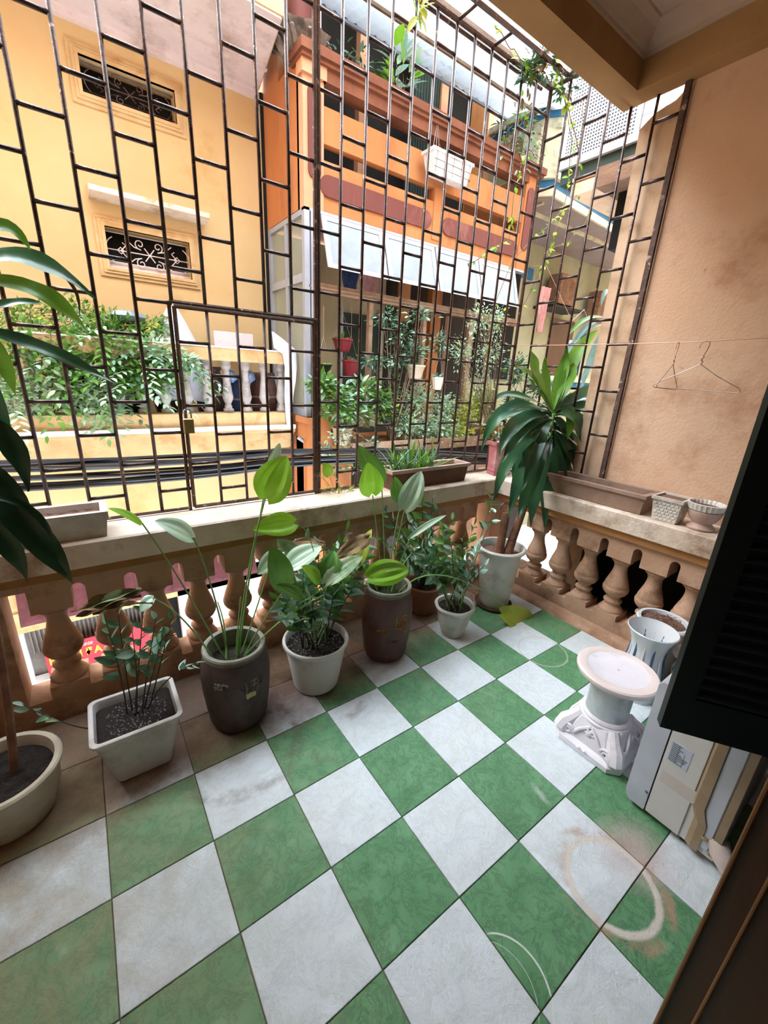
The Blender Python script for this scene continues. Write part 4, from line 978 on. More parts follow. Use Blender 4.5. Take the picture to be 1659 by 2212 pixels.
def hleaf(parent, m, bx, by, tx, ty, w, y0, y1=None, foot=None, mid=None, soil=(0, 0, 0), r=0.0035, roll=0, **kw):
    y1 = y0 if y1 is None else y1; B, T = P(bx, by, 'y', y0), P(tx, ty, 'y', y1)
    heart('leaf', m, parent, B, T, px2m(w, B), roll=roll, **kw)
    if foot is not None:
        M_ = P(mid[0], mid[1], 'y', (y0+foot[1])/2)
        stemtube('petiole', 'stem_green', parent, bez(foot, M_, B, 12) if len(mid) == 2 else bez(foot, M_, P(mid[2], mid[3], 'y', y0), 12, B), r*1.25, r*0.75)
def ft(c, a, q, z=0.315): return Vector((c[0]+q*math.cos(a), c[1]+q*math.sin(a), z))
hleaf(j1, 'leaf_lime', 573, 1077, 618, 985, 82, .45, .42, ft(c1, 0, .01), (525, 1250), roll=0, ribs=0.10)
hleaf(j1, 'leaf_pale', 583, 1010, 607, 957, 26, .50, .52, ft(c1, .5, .02), (540, 1210), roll=40)
hleaf(j1, 'leaf_lime', 638, 1128, 548, 1142, 52, .48, .46, Vector((0.95, 0.52, 0.26)), (700, 1150), r=.0022, roll=-15)
hleaf(j1, 'leaf_pale', 418, 1160, 338, 1122, 50, .46, .45, ft(c1, 3.6, .03), (462, 1260), roll=15)
hleaf(j1, 'leaf_lime', 307, 1130, 236, 1094, 30, .44, .44, ft(c1, 3.8, .05), (400, 1260), roll=35)
hleaf(j1, 'leaf_mid', 616, 1272, 588, 1180, 56, .42, .44, ft(c1, .2, .05), (560, 1350), roll=10)
hleaf(j1, 'leaf_zz_pale', 330, 1292, 300, 1320, 40, .46, .46, ft(c1, 3.4, .08), (400, 1320), roll=30)
for a, (tx, ty), (mx, my), y in ((.1, (735, 1250), (640, 1300), .40), (-.2, (700, 1285), (600, 1330), .38), (.6, (590, 1200), (560, 1300), .52), (1.2, (520, 1290), (515, 1340), .56), (2.6, (470, 1300), (490, 1350), .6)):
    stemtube('petiole', 'stem_green', j1, bez(ft(c1, a, .04), P(mx, my, 'y', y), P(tx, ty, 'y', y), 10), .0036, .0022)
# dried, rolled leaf
for k, (w, dy, m) in enumerate(((30, 0, 'leaf_dead'), (22, 10, 'leaf_dead'), (18, -6, 'leaf_cream'))):
    pxleaf(j1, m, [(305, 1278+dy), (255, 1290+dy), (210, 1312+dy), (152+k*12, 1322+dy)], w, [.44, .43, .43, .44], Vector((-.2, -.6, .8)), 'dried_leaf', wave=0.25, fold=0.9)
pxleaf(j1, 'leaf_dead', [(330, 1305), (290, 1300), (250, 1315), (200, 1328)], 12, .43, None, 'dried_leaf', wave=0.3, fold=0.9)

# 4 white ribbed bucket pot
c2 = (0.951, 0.517, 0)
prof2 = [(0.105, 0), (0.112, 0.004)]
for k in range(22):
    z = 0.012+k*0.0108; r = 0.113+0.040*z/0.25; prof2 += [(r, z), (r+0.0034, z+0.005)]
prof2 += [(0.157, 0.252), (0.166, 0.256), (0.169, 0.266), (0.166, 0.274), (0.156, 0.275), (0.150, 0.268), (0.148, 0.23)]
wp = pot('potted_zz_plant', 'bushy zz plant with variegated heart leaves in a white ribbed bucket pot', 'plant', c2, prof2, 'plastic_white', 'soil', (0.235, 0.149), n=48, group='zz plants along the parapet')
pebbles(wp, c2, 0.14, 0.238, 240, 6)
S2 = Vector((c2[0], c2[1], 0.235))
tips = [(612, 1335, .40, 5), (640, 1300, .42, 7), (625, 1262, .5, 8), (655, 1235, .5, 8), (690, 1180, .6, 9), (735, 1170, .62, 9), (760, 1215, .58, 8), (770, 1260, .5, 7), (720, 1285, .45, 7), (670, 1275, .42, 7), (600, 1290, .48, 6), (750, 1140, .7, 9), (660, 1160, .68, 9), (700, 1235, .5, 8), (790, 1200, .62, 8), (635, 1320, .38, 5), (745, 1235, .52, 8), (720, 1205, .7, 8), (650, 1195, .72, 8), (800, 1165, .74, 8)]
rq = random.Random(21)
for k, (tx, ty, y, n) in enumerate(tips):
    T = Q(tx, ty, y); a = math.atan2(T.y-S2.y, T.x-S2.x); B = S2+Vector((math.cos(a)*rq.uniform(.02, .09), math.sin(a)*rq.uniform(.02, .07), 0))
    frond(wp, (B, B.lerp(T, 0.45)+Vector((0, 0, .06)), T), n+3, 0.070, rq.choice(['leaf_zz', 'leaf_zz', 'leaf_zz_pale', 'leaf_mid']), 'stem_dark', k, 0.35, 0.0035)
for m, a in (('leaf_mid', (706, 1250, 722, 1188, 48, .44, .5)), ('leaf_cream', (704, 1256, 784, 1196, 44, .42, .44)), ('leaf_lime', (692, 1255, 655, 1222, 36, .43, .42)), ('leaf_pale', (622, 1222, 694, 1176, 54, .50, .5)), ('leaf_pale', (606, 1192, 556, 1240, 40, .52, .5)),
             ('leaf_cream', (640, 1205, 600, 1165, 40, .58, .6)), ('leaf_yellow', (775, 1215, 800, 1142, 32, .6, .62)), ('leaf_dead', (800, 1158, 722, 1205, 34, .56, .52)), ('leaf_dead', (700, 1170, 618, 1172, 22, .6, .6)), ('leaf_mid', (655, 1290, 600, 1262, 30, .4, .4))):
    T = P(a[0], a[1], 'y', a[5])
    hleaf(wp, m, *a, foot=S2+Vector((rq.uniform(-.05, .05), rq.uniform(-.04, .04), 0)), mid=((a[0]+690)/2, (a[1]+1360)/2), r=.0028, roll=rq.uniform(-25, 25), wave=0.12 if m == 'leaf_dead' else 0.0)

# 5 reddish brown jar
c3 = (1.41, 0.528, 0)
k3 = lambda r, z: (r*0.98, z*1.13)
jp = [k3(*p) for p in jar_prof]
j2 = thing('potted_heart_leaf_plant', 'heart-leaf plant in a reddish brown jar with worn gilt relief', 'plant', c3)
MB().lathe(jp[:10], c3, 44).build('jar', 'jar_red', j2, True)
MB().lathe(jp[9:], c3, 44, capb=False).build('jar_rim', 'jar_rim', j2, True)
MB().lathe([(0.117, 0.36), (0.06, 0.365), (0.001, 0.368)], c3, 30, capb=False).build('soil', 'soil', j2)
def rj2(z): return rj(z/1.13)*0.98
cd2 = math.atan2(CAM[1]-c3[1], CAM[0]-c3[0])
blotches(j2, c3, rj2, cd2+0.62, 0.27, 0.22, 0.06, 34, 'jar_gold', 8, 'gilt_relief'); blotches(j2, c3, rj2, cd2-0.1, 0.235, 0.2, 0.012, 18, 'jar_gold', 9, 'gilt_relief'); blotches(j2, c3, rj2, cd2+0.3, 0.16, 0.3, 0.012, 20, 'jar_red', 10)
def jar_strokes(parent, c, rf, a0, z0, s, m, strokes, name, r=.0035):
    b = MB()
    for st in strokes:
        pts = []
        for u, v in st: a = a0+u*s/0.145; z = z0+v*s; q = rf(z)+.001; pts.append((c[0]+q*math.cos(a), c[1]+q*math.sin(a), z))
        b.tube(pts, [r*.6]+[r]*(len(pts)-2)+[r*.4], 6)
    return b.build(name, m, parent, True)
brush = [[(-.5, .5), (-.45, 0), (-.5, -.5)], [(-.5, -.45), (-.1, -.5), (.1, -.35)], [(-.1, .45), (.3, .5), (.5, .4)], [(.2, .5), (.15, 0), (.0, -.2)], [(-.2, .1), (.2, .15), (.5, .0)], [(.4, .1), (.45, -.3), (.2, -.6), (.5, -.5)]]
jar_strokes(j2, c3, rj2, cd2+0.62, 0.285, 0.075, 'jar_gold', brush, 'gilt_character', .0045)
jar_strokes(j2, c3, rj2, cd2-0.12, 0.235, 0.040, 'jar_gold', brush[2:], 'gilt_character', .003)
jar_strokes(j1, c1, rj, camdir+0.42, 0.262, 0.055, 'jar_rim', brush, 'carved_character', .003)
hleaf(j2, 'leaf_lime', 805, 1070, 796, 1002, 54, .50, .46, ft(c3, 2, .03, .365), (820, 1190), roll=0, ribs=0.10)
hleaf(j2, 'leaf_mid', 824, 1040, 774, 964, 46, .56, .60, ft(c3, 1.5, .03, .365), (832, 1180), roll=-30)
hleaf(j2, 'leaf_pale', 874, 1100, 911, 1017, 50, .50, .50, ft(c3, .5, .03, .365), (848, 1210), roll=15, ribs=0.10)
hleaf(j2, 'leaf_mid', 866, 1085, 852, 1030, 34, .56, .58, ft(c3, .9, .04, .365), (842, 1200), roll=-20)
hleaf(j2, 'leaf_pale', 888, 1157, 966, 1108, 15, .46, .46, ft(c3, .2, .05, .365), (860, 1220), roll=0)
hleaf(j2, 'leaf_lime', 800, 1244, 888, 1226, 62, .42, .43, ft(c3, 3, .05, .365), (812, 1262), roll=10, ribs=0.12)
hleaf(j2, 'leaf_yellow', 1106, 1324, 1168, 1374, 62, .30, .24, ft(c3, 0, .08, .375), (930, 1195, 1040, 1265), r=.0032, roll=0, droop=0.2, wave=0.05)
hleaf(j2, 'leaf_mid', 905, 1180, 870, 1140, 26, .6, .6, ft(c3, .6, .06, .365), (860, 1220))

# hidden pot behind the jar, only its fronds show
c6 = (1.90, 0.76, 0)
bp_ = pot('potted_zz_plant', 'dark zz plant crowded behind the reddish jar against the balusters', 'plant', c6, [(0.08, 0), (0.09, 0.01), (0.12, 0.2), (0.13, 0.21), (0.12, 0.22), (0.11, 0.2)], 'terracotta', 'soil', (0.19, 0.112), group='zz plants along the parapet')
S6 = Vector((c6[0], c6[1], 0.19))
for k, (tx, ty, y) in enumerate([(885, 1090, .72), (912, 1075, .74), (945, 1100, .72), (850, 1120, .74), (862, 1160, .7), (925, 1140, .64), (890, 1185, .62), (980, 1120, .75), (830, 1100, .8), (958, 1165, .62), (900, 1120, .68), (935, 1075, .8), (870, 1205, .62), (820, 1160, .78)]):
    T = Q(tx, ty, y); frond(bp_, (S6, S6.lerp(T, 0.5)+Vector((0, 0, .05)), T), 10, 0.062, ['leaf_zz', 'leaf_mid', 'leaf_zz'][k % 3], 'stem_dark', 40+k, 0.3, 0.004, mix=.12)

# 6 small white pot
c4 = (1.888, 0.447, 0)
sp = pot('potted_zz_plant', 'zz plant in a small chipped white pot with a scalloped lip', 'plant', c4,
         [(0.058, 0), (0.068, 0.004), (0.072, 0.02), (0.098, 0.10), (0.108, 0.165), (0.112, 0.185), (0.124, 0.196), (0.128, 0.208), (0.123, 0.218), (0.110, 0.215), (0.103, 0.19)], 'ceramic_white', 'soil', (0.185, 0.104), n=48, lobes=(6, 0.018), group='zz plants along the parapet')
S4 = Vector((c4[0], c4[1], 0.185))
for k, (tx, ty, y, m) in enumerate([(1000, 1160, .50, 'leaf_mid'), (955, 1135, .55, 'leaf_mid'), (1035, 1170, .42, 'leaf_zz_pale'), (975, 1175, .45, 'leaf_zz_pale'), (930, 1170, .55, 'leaf_zz'), (915, 1230, .48, 'leaf_zz'), (1010, 1205, .42, 'leaf_zz'), (900, 1195, .55, 'leaf_zz'), (985, 1195, .42, 'leaf_mid'), (1050, 1220, .36, 'leaf_zz_pale'), (945, 1205, .5, 'leaf_mid'), (1025, 1130, .6, 'leaf_mid'), (890, 1150, .6, 'leaf_zz')]):
    T = Q(tx, ty, y); a = k*2.4; B = S4+Vector((math.cos(a)*.05, math.sin(a)*.04, 0)); frond(sp, (B, B.lerp(T, 0.5)+Vector((0, 0, .05)), T), 11, 0.060, m, 'stem_green' if k % 3 else 'stem_dark', 60+k, 0.4, 0.0042, mix=.15)
frond(sp, (S4+Vector((.02, -.05, 0)), Q(990, 1290, .37), Q(1010, 1262, .34)), 6, 0.05, 'leaf_zz_pale', 'stem_green', 81, 0.3, 0.003)
frond(sp, (S4+Vector((.06, 0, 0)), Q(1040, 1150, .5), Q(1085, 1085, .6)), 6, 0.055, 'leaf_zz', 'stem_dark', 82, 0.35, 0.004)
frond(sp, (S4+Vector((.07, .02, 0)), Q(1050, 1120, .55), Q(1070, 1060, .66)), 9, 0.06, 'leaf_mid', 'stem_dark', 83, 0.5, 0.003)

# 7 tall white pot with two-trunked dracaena
c5 = (2.405, 0.545, 0)
tp = pot('potted_dracaena', 'big dracaena with two cut trunks in a tall white moulded pot', 'plant', c5,
         [(0.092, 0.0), (0.097, 0.012), (0.108, 0.03), (0.143, 0.40), (0.146, 0.425), (0.158, 0.437), (0.170, 0.450), (0.172, 0.463), (0.163, 0.472), (0.148, 0.470), (0.142, 0.45), (0.138, 0.40)], 'ceramic_white', 'soil_brown', (0.415, 0.139), n=44)
MB().lathe([(0.108, 0.0), (0.125, 0.008), (0.134, 0.028), (0.130, 0.030), (0.118, 0.012), (0.10, 0.008)], c5, 36).build('saucer', 'trough_brown', tp, True)
Bt = Vector((c5[0]-.035, c5[1]-0.01, 0.41)); Bt2 = Vector((c5[0]+.01, c5[1]-0.05, 0.41))
cut = P(1094, 1108, 'y', .56)
MB().tube([Bt, Bt.lerp(cut, .3)+Vector((.004, 0, 0)), Bt.lerp(cut, .7), cut], [0.034, 0.029, 0.028, 0.027], 10).build('trunk', 'bark', tp, True)
up2 = P(1133, 1090, 'y', .52); crown = P(1196, 893, 'y', .58)
MB().tube([Bt2, Bt2.lerp(up2, .35), Bt2.lerp(up2, .7), up2], [0.033, 0.029, 0.028, 0.026], 10).build('trunk', 'bark', tp, True)
MB().tube(bez(up2+Vector((0, 0, -.01)), P(1150, 1030, 'y', .54), P(1185, 960, 'y', .56), 8)+[crown], [0.013]*9+[0.012], 8).build('cane', 'stem_green', tp, True)
U2 = Vector((-.45, -.55, .7))
DL = [  # material, base offset px, control, control, tip, width px, depth at tip
 ('leaf_dracaena_young', (1192, 885), (1160, 830), (1150, 790), (1146, 754), 44, .55), ('leaf_dracaena_young', (1190, 885), (1165, 830), (1140, 800), (1112, 790), 40, .50), ('leaf_dracaena_young', (1190, 892), (1170, 850), (1150, 835), (1140, 815), 36, .48),
 ('leaf_dracaena_young', (1196, 885), (1215, 810), (1250, 740), (1292, 712), 36, .66), ('leaf_dracaena_young', (1197, 885), (1215, 830), (1240, 800), (1238, 782), 36, .60), ('leaf_dracaena_young', (1194, 885), (1200, 830), (1222, 800), (1225, 742), 32, .66),
 ('leaf_dracaena', (1190, 890), (1130, 840), (1075, 850), (1072, 862), 26, .5), ('leaf_dracaena', (1188, 893), (1120, 850), (1060, 880), (1040, 975), 38, .46), ('leaf_dracaena', (1190, 900), (1140, 880), (1090, 920), (1078, 985), 42, .42),
 ('leaf_dracaena', (1192, 905), (1165, 905), (1150, 960), (1160, 1018), 44, .44), ('leaf_dracaena', (1192, 905), (1140, 900), (1110, 940), (1085, 1000), 36, .40), ('leaf_dracaena', (1198, 897), (1235, 870), (1260, 920), (1262, 975), 50, .44), ('leaf_dracaena', (1199, 890), (1270, 860), (1300, 880), (1336, 956), 36, .46),
 ('leaf_dracaena', (1198, 888), (1270, 830), (1330, 815), (1377, 888), 34, .50), ('leaf_dracaena', (1197, 888), (1250, 850), (1290, 840), (1312, 900), 26, .55), ('leaf_dracaena_young', (1196, 895), (1230, 880), (1240, 900), (1225, 950), 30, .48),
 ('leaf_dracaena', (1195, 920), (1230, 930), (1270, 980), (1297, 1038), 34, .44), ('leaf_dracaena', (1195, 930), (1225, 950), (1262, 1030), (1270, 1112), 34, .42), ('leaf_dracaena', (1195, 915), (1250, 920), (1285, 960), (1296, 1022), 16, .5),
 ('leaf_dracaena', (1190, 930), (1130, 930), (1085, 990), (1066, 1085), 40, .42), ('leaf_dracaena', (1188, 940), (1140, 960), (1120, 1030), (1098, 1118), 42, .42), ('leaf_dracaena', (1190, 940), (1160, 970), (1140, 1060), (1118, 1122), 44, .40),
 ('leaf_dracaena', (1192, 940), (1170, 990), (1150, 1060), (1146, 1142), 42, .42), ('leaf_dracaena', (1193, 940), (1190, 1000), (1180, 1080), (1176, 1140), 44, .42), ('leaf_dracaena', (1194, 940), (1205, 1000), (1212, 1080), (1208, 1170), 44, .42),
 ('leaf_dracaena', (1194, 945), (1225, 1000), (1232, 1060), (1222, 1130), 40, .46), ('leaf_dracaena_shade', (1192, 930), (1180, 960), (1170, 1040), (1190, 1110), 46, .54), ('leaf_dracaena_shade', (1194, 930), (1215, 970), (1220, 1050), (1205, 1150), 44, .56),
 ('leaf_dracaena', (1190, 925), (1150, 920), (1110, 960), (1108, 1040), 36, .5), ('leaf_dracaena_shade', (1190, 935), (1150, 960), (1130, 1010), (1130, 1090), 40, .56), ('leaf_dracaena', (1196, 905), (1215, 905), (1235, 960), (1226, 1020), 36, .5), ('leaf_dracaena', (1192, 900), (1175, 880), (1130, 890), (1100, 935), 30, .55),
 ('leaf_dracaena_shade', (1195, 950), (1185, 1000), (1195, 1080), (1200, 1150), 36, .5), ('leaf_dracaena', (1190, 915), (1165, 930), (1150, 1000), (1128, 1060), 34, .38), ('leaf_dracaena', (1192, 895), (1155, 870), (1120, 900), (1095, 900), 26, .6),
 ('leaf_dracaena', (1190, 900), (1120, 870), (1065, 900), (1060, 930), 28, .52), ('leaf_dracaena', (1195, 925), (1240, 930), (1285, 1000), (1283, 1072), 26, .5), ('leaf_dracaena_young', (1193, 888), (1180, 850), (1172, 800), (1178, 770), 26, .6), ('leaf_dracaena', (1194, 890), (1230, 850), (1262, 850), (1285, 870), 24, .62),
 ('leaf_dracaena', (1190, 920), (1150, 910), (1130, 960), (1135, 1030), 30, .46), ('leaf_dracaena', (1196, 915), (1232, 915), (1252, 985), (1248, 1060), 30, .48)]
for m, b0, c_1, c_2, t_, w, y1 in DL:
    pxleaf(tp, m, [b0, c_1, c_2, t_], w*.82, [.57, .57+(y1-.57)*.5, .57+(y1-.57)*.9, y1], U2, wave=0.07)

# saucers' round leaf cluster etc. on the coping: pink hexagonal pot at the corner
ph = (2.80, 0.97, 0.855)
pk = thing('potted_shrub', 'small leafy shrub in a faded pink hexagonal pot at the parapet corner', 'plant', ph)
def hexpot(rings, c, m, parent, name='pot', n=6, rot=0.3):
    vs = []
    for r, z in rings:
        for k in range(n): a = rot+2*math.pi*k/n; vs.append((c[0]+r*math.cos(a), c[1]+r*math.sin(a), c[2]+z))
    fs = [(i*n+j, i*n+(j+1) % n, (i+1)*n+(j+1) % n, (i+1)*n+j) for i in range(len(rings)-1) for j in range(n)]
    fs.append(tuple(range(n-1, -1, -1))); return MB().add(vs, fs).build(name, m, parent)
hexpot([(0.088, 0), (0.094, 0.004), (0.094, 0.018), (0.088, 0.020), (0.088, 0.030), (0.093, 0.034), (0.091, 0.044), (0.088, 0.05), (0.098, 0.235), (0.113, 0.24), (0.115, 0.262), (0.102, 0.264), (0.098, 0.25), (0.095, 0.22)], ph, 'pink_plastic', pk)
hexpot([(0.095, 0.228), (0.05, 0.232), (0.003, 0.235)], ph, 'soil', pk, 'soil')
# ------------------------------------------------------------------ bushes and hanging plants across the alley
LM = {}
for k, w, dr in (('leaf_mint', .42, .2), ('leaf_deep', .45, .2), ('leaf_mid', .42, .25), ('leaf_yellow', .5, .2), ('leaf_lime', .5, .15), ('leaf_pale', .4, .2), ('leaf_blue', .3, .3), ('leaf_dead', .4, .3), ('leaf_dracaena', .25, .3)):
    LM[k] = leaf_mesh('leaf', k, w, dr, 0.2, 4, 0.45, nx=1)
def bush(name, label, cat, root, blobs, n, size, mats, seed, stems=10, group=None, pinnate=False, pot=None, droop=0.3, stem_m='twig', up=0.4, extra=0):
    """blobs: list of (centre, radius xyz). leaves are single objects; twigs one part"""
    rr = random.Random(seed); t = thing(name, label, cat, root, group)
    if pot: pot(t)
    b = MB(); R0 = Vector(root)
    for c_, rad in blobs:
        for k in range(max(2, stems//len(blobs))):
            e = Vector(c_)+Vector((rr.uniform(-1, 1)*rad[0], rr.uniform(-1, 1)*rad[1], rr.uniform(-1, 1)*rad[2]))*0.85
            m_ = R0.lerp(e, 0.5)+Vector((rr.uniform(-.06, .06), rr.uniform(-.05, .05), rr.uniform(0.0, .12)))
            b.tube(bez(R0+Vector((rr.uniform(-.03, .03), rr.uniform(-.03, .03), 0)), m_, e, 6), [0.006-0.0007*i for i in range(7)], 4, False)
    tag(b.build('twigs', stem_m, t, True), kind='stuff')
    def pt():
        c_, rad = blobs[rr.randrange(len(blobs))]
        while True:
            v = Vector((rr.gauss(0, .62), rr.gauss(0, .5), rr.gauss(0, .62)))
            if 0.15 < v.length < 1.7: break
        return Vector(c_)+Vector((v.x*rad[0], v.y*rad[1], v.z*rad[2])), v
    cnt = 0
    while cnt < n:
        p, v = pt()
        if pinnate:
            d = Vector((v.x+rr.uniform(-.5, .5), v.y*0.6-0.35, -droop+rr.uniform(-.2, .3))).normalized(); L_ = size*rr.uniform(3.5, 5.5)
            s_ = d.cross(Vector((0, 0, 1))).normalized(); nn = s_.cross(d)
            mm = rr.choice(mats)
            for i in range(9):
                tt = (i+1)/9; q = p+d*(L_*tt)+Vector((0, 0, -0.25*L_*tt*tt)); side = (1 if i % 2 else -1)
                ld = (d*0.55+s_*side*0.85) if i < 8 else d
                X, Y, Z = orient(ld+Vector((0, 0, -.15)), nn+Vector((0, -.2, .3)), size*rr.uniform(.8, 1.1)); inst('leaf', LM[mm], t, q, X, Y, Z); cnt += 1
        else:
            d = Vector((v.x+rr.uniform(-.6, .6), v.y+rr.uniform(-.6, .4)-0.2, v.z*0.5+up-droop+rr.uniform(-.5, .4))).normalized()
            mm = rr.choice(mats)
            X, Y, Z = orient(d, Vector((rr.uniform(-.4, .4), -0.5+rr.uniform(-.3, .3), 0.8)), size*rr.uniform(.7, 1.25)); inst('leaf', LM[mm], t, p, X, Y, Z); cnt += 1
    if extra:
        b = MB()
        for k in range(extra):
            p, v = pt(); p = Vector(p)+Vector((0, 0.04, 0)); d = Vector((v.x+rr.uniform(-.6, .6), v.y+rr.uniform(-.6, .6), v.z*0.5+rr.uniform(-.6, .5))).normalized(); X, Y, Z = orient(d, Vector((rr.uniform(-.5, .5), -.4, .8)), size*rr.uniform(.7, 1.2))
            b.add([p, p+X*.22+Y*.45, p+Y, p-X*.22+Y*.45], [(0, 1, 2, 3)])
        tag(b.build('foliage', mats[-1], t), kind='stuff')
    return t
B3 = lambda px, py, y: P(px, py, 'y', y)
def blobs(lst): return [(tuple(B3(px, py, y)), (rx, ry, rz)) for px, py, y, rx, ry, rz in lst]
bush('leafy_vine', 'pale feathery vine spilling over the yellow balcony, left of the white cloth', 'plant', tuple(B3(120, 900, 3.85)), blobs([(60, 740, 3.7, .28, .18, .13), (170, 740, 3.7, .25, .18, .15), (250, 760, 3.65, .25, .18, .16), (330, 790, 3.65, .18, .15, .10), (120, 810, 3.6, .36, .15, .15), (300, 820, 3.62, .22, .12, .12), (260, 720, 3.75, .2, .15, .10)]), 297, 0.085, ['leaf_mint', 'leaf_mint', 'leaf_pale', 'leaf_mid'], 31, 18, pinnate=True, extra=2600)
bush('leafy_vine', 'feathery vine hanging down the front of the yellow balcony, over its plinth', 'plant', tuple(B3(200, 850, 3.8)), blobs([(200, 850, 3.58, .22, .08, .16), (220, 890, 3.58, .14, .06, .16), (100, 850, 3.6, .25, .08, .10), (330, 760, 3.6, .16, .1, .10), (400, 780, 3.58, .08, .06, .05), (20, 860, 3.6, .15, .08, .14)]), 288, 0.08, ['leaf_mint', 'leaf_mid', 'leaf_deep', 'leaf_pale'], 32, 16, pinnate=True, extra=1400)
bush('leafy_vine', 'yellowing spray of leaves standing above the vine on the yellow balcony', 'plant', tuple(B3(80, 760, 3.95)), blobs([(60, 680, 3.9, .2, .1, .08), (150, 665, 3.9, .16, .1, .07), (330, 700, 3.9, .12, .08, .07), (230, 690, 3.9, .2, .1, .06)]), 144, 0.06, ['leaf_yellow', 'leaf_mint', 'leaf_mid'], 33, 12, pinnate=True, extra=1050)

def shelfpot(c, r, h, m):
    def f(t): MB().lathe([(r*0.75, 0), (r*0.8, 0.01), (r, h*0.9), (r*1.1, h*0.92), (r*1.1, h), (r*0.95, h), (r*.9, h*.9)], c, 16).build('pot', m, t, True)
    return f
y = 3.15
SH = 0.76
def potb(label, px, py, y, bl, n, size, mats, seed, m='terracotta', r=.1, h=.16, name='potted_shrub', **kw):
    """plant standing on the orange house's shelf"""
    q = B3(px, py, y); c_ = (q.x, y, kw.pop('z', SH))
    return bush(name, label, 'plant', (c_[0], c_[1], c_[2]), blobs(bl), n, size, mats, seed, pot=shelfpot(c_, r, h, m), **kw)
potb('shrub with big mint green leaves at the left end of the planter shelf', 740, 930, 3.15, [(725, 860, 3.1, .16, .12, .12), (780, 850, 3.1, .16, .12, .12), (760, 890, 3.05, .22, .12, .10), (820, 870, 3.1, .1, .1, .1), (700, 830, 3.1, .10, .1, .06)], 230, .095, ['leaf_mint', 'leaf_mint', 'leaf_pale', 'leaf_mid'], 41, 'cream_pot', .12, .2, extra=780)
bush('trailing_plant', 'small-leaved plant trailing below the planter shelf next to the cables', 'plant', tuple(B3(740, 930, 2.97)), blobs([(730, 950, 2.9, .16, .08, .10), (770, 1000, 2.88, .16, .08, .10), (710, 980, 2.9, .08, .08, .08), (800, 960, 2.92, .1, .08, .08), (730, 1010, 2.88, .1, .07, .06)]), 240, .055, ['leaf_mid', 'leaf_mint', 'leaf_deep'], 42, 12)
potb('bushy yellow-green shrub in the middle of the planter shelf', 850, 940, 3.2, [(845, 850, 3.15, .14, .1, .14), (860, 900, 3.1, .16, .1, .1), (835, 890, 3.1, .1, .1, .1)], 220, .05, ['leaf_mid', 'leaf_yellow', 'leaf_deep'], 43, extra=750)
potb('dark bushy shrub under the hanging white pots', 930, 950, 3.2, [(910, 860, 3.1, .18, .12, .14), (960, 880, 3.1, .18, .12, .12), (930, 920, 3.05, .22, .1, .1), (880, 920, 3.05, .14, .1, .1), (960, 930, 3.0, .25, .1, .12)], 290, .055, ['leaf_deep', 'leaf_mint', 'leaf_mid', 'leaf_pale'], 44, 'terracotta', .15, .14, extra=2600)
potb('low shrub in a bonsai tray behind the grassy trough', 1010, 960, 3.2, [(1010, 900, 3.1, .2, .12, .14), (1050, 860, 3.1, .18, .1, .14), (990, 940, 3.0, .2, .1, .1), (1060, 930, 3.05, .14, .1, .1), (1030, 880, 3.0, .3, .1, .16)], 290, .055, ['leaf_deep', 'leaf_mid', 'leaf_mint', 'leaf_yellow'], 45, 'trough_brown', .15, .1, extra=2600)
potb('tall twiggy shrub reaching the open windows of the orange house', 1060, 940, 3.0, [(1040, 690, 2.9, .16, .12, .16), (1060, 760, 2.9, .2, .12, .16), (1040, 830, 2.95, .2, .12, .16), (1000, 760, 2.95, .14, .1, .14), (1080, 690, 2.85, .08, .08, .12)], 250, .05, ['leaf_mint', 'leaf_yellow', 'leaf_deep', 'leaf_pale'], 46, stems=40, extra=1050)
def rootz(px, py, y): q = B3(px, py, y); return (q.x, q.y, 0.76 if y > 3 else 0.44)
bush('climbing_plant', 'bluish leafy climber in front of the window, left of the wooden posts', 'plant', rootz(850, 900, 3.1), blobs([(840, 690, 3.05, .14, .08, .08), (870, 720, 3.05, .18, .1, .12), (910, 680, 3.05, .18, .08, .06), (860, 780, 3.05, .2, .1, .10), (900, 760, 3.0, .14, .08, .08), (810, 780, 3.05, .14, .08, .05), (950, 740, 3.0, .1, .08, .1)]), 290, .06, ['leaf_blue', 'leaf_mint', 'leaf_pale', 'leaf_deep'], 47, stems=24, extra=900)
bush('climbing_plant', 'bright green shrub beyond the corner post, behind the pink pot', 'plant', rootz(1150, 980, 2.6), blobs([(1120, 800, 2.6, .14, .1, .12), (1170, 830, 2.6, .18, .12, .12), (1120, 870, 2.6, .16, .1, .12), (1210, 870, 2.5, .2, .12, .12), (1150, 910, 2.5, .2, .1, .08), (1240, 930, 2.4, .16, .1, .12)]), 290, .065, ['leaf_lime', 'leaf_mid', 'leaf_mint', 'leaf_deep'], 48, stems=20, extra=2600)
bush('climbing_plant', 'mass of small leaves outside the side grille beside the peach pier', 'plant', rootz(1270, 980, 2.0), blobs([(1270, 880, 2.0, .12, .1, .12), (1290, 940, 1.9, .1, .1, .12), (1250, 960, 2.0, .12, .1, .1), (1300, 860, 1.9, .06, .1, .08)]), 250, .05, ['leaf_mint', 'leaf_deep', 'leaf_mid'], 49, extra=780)
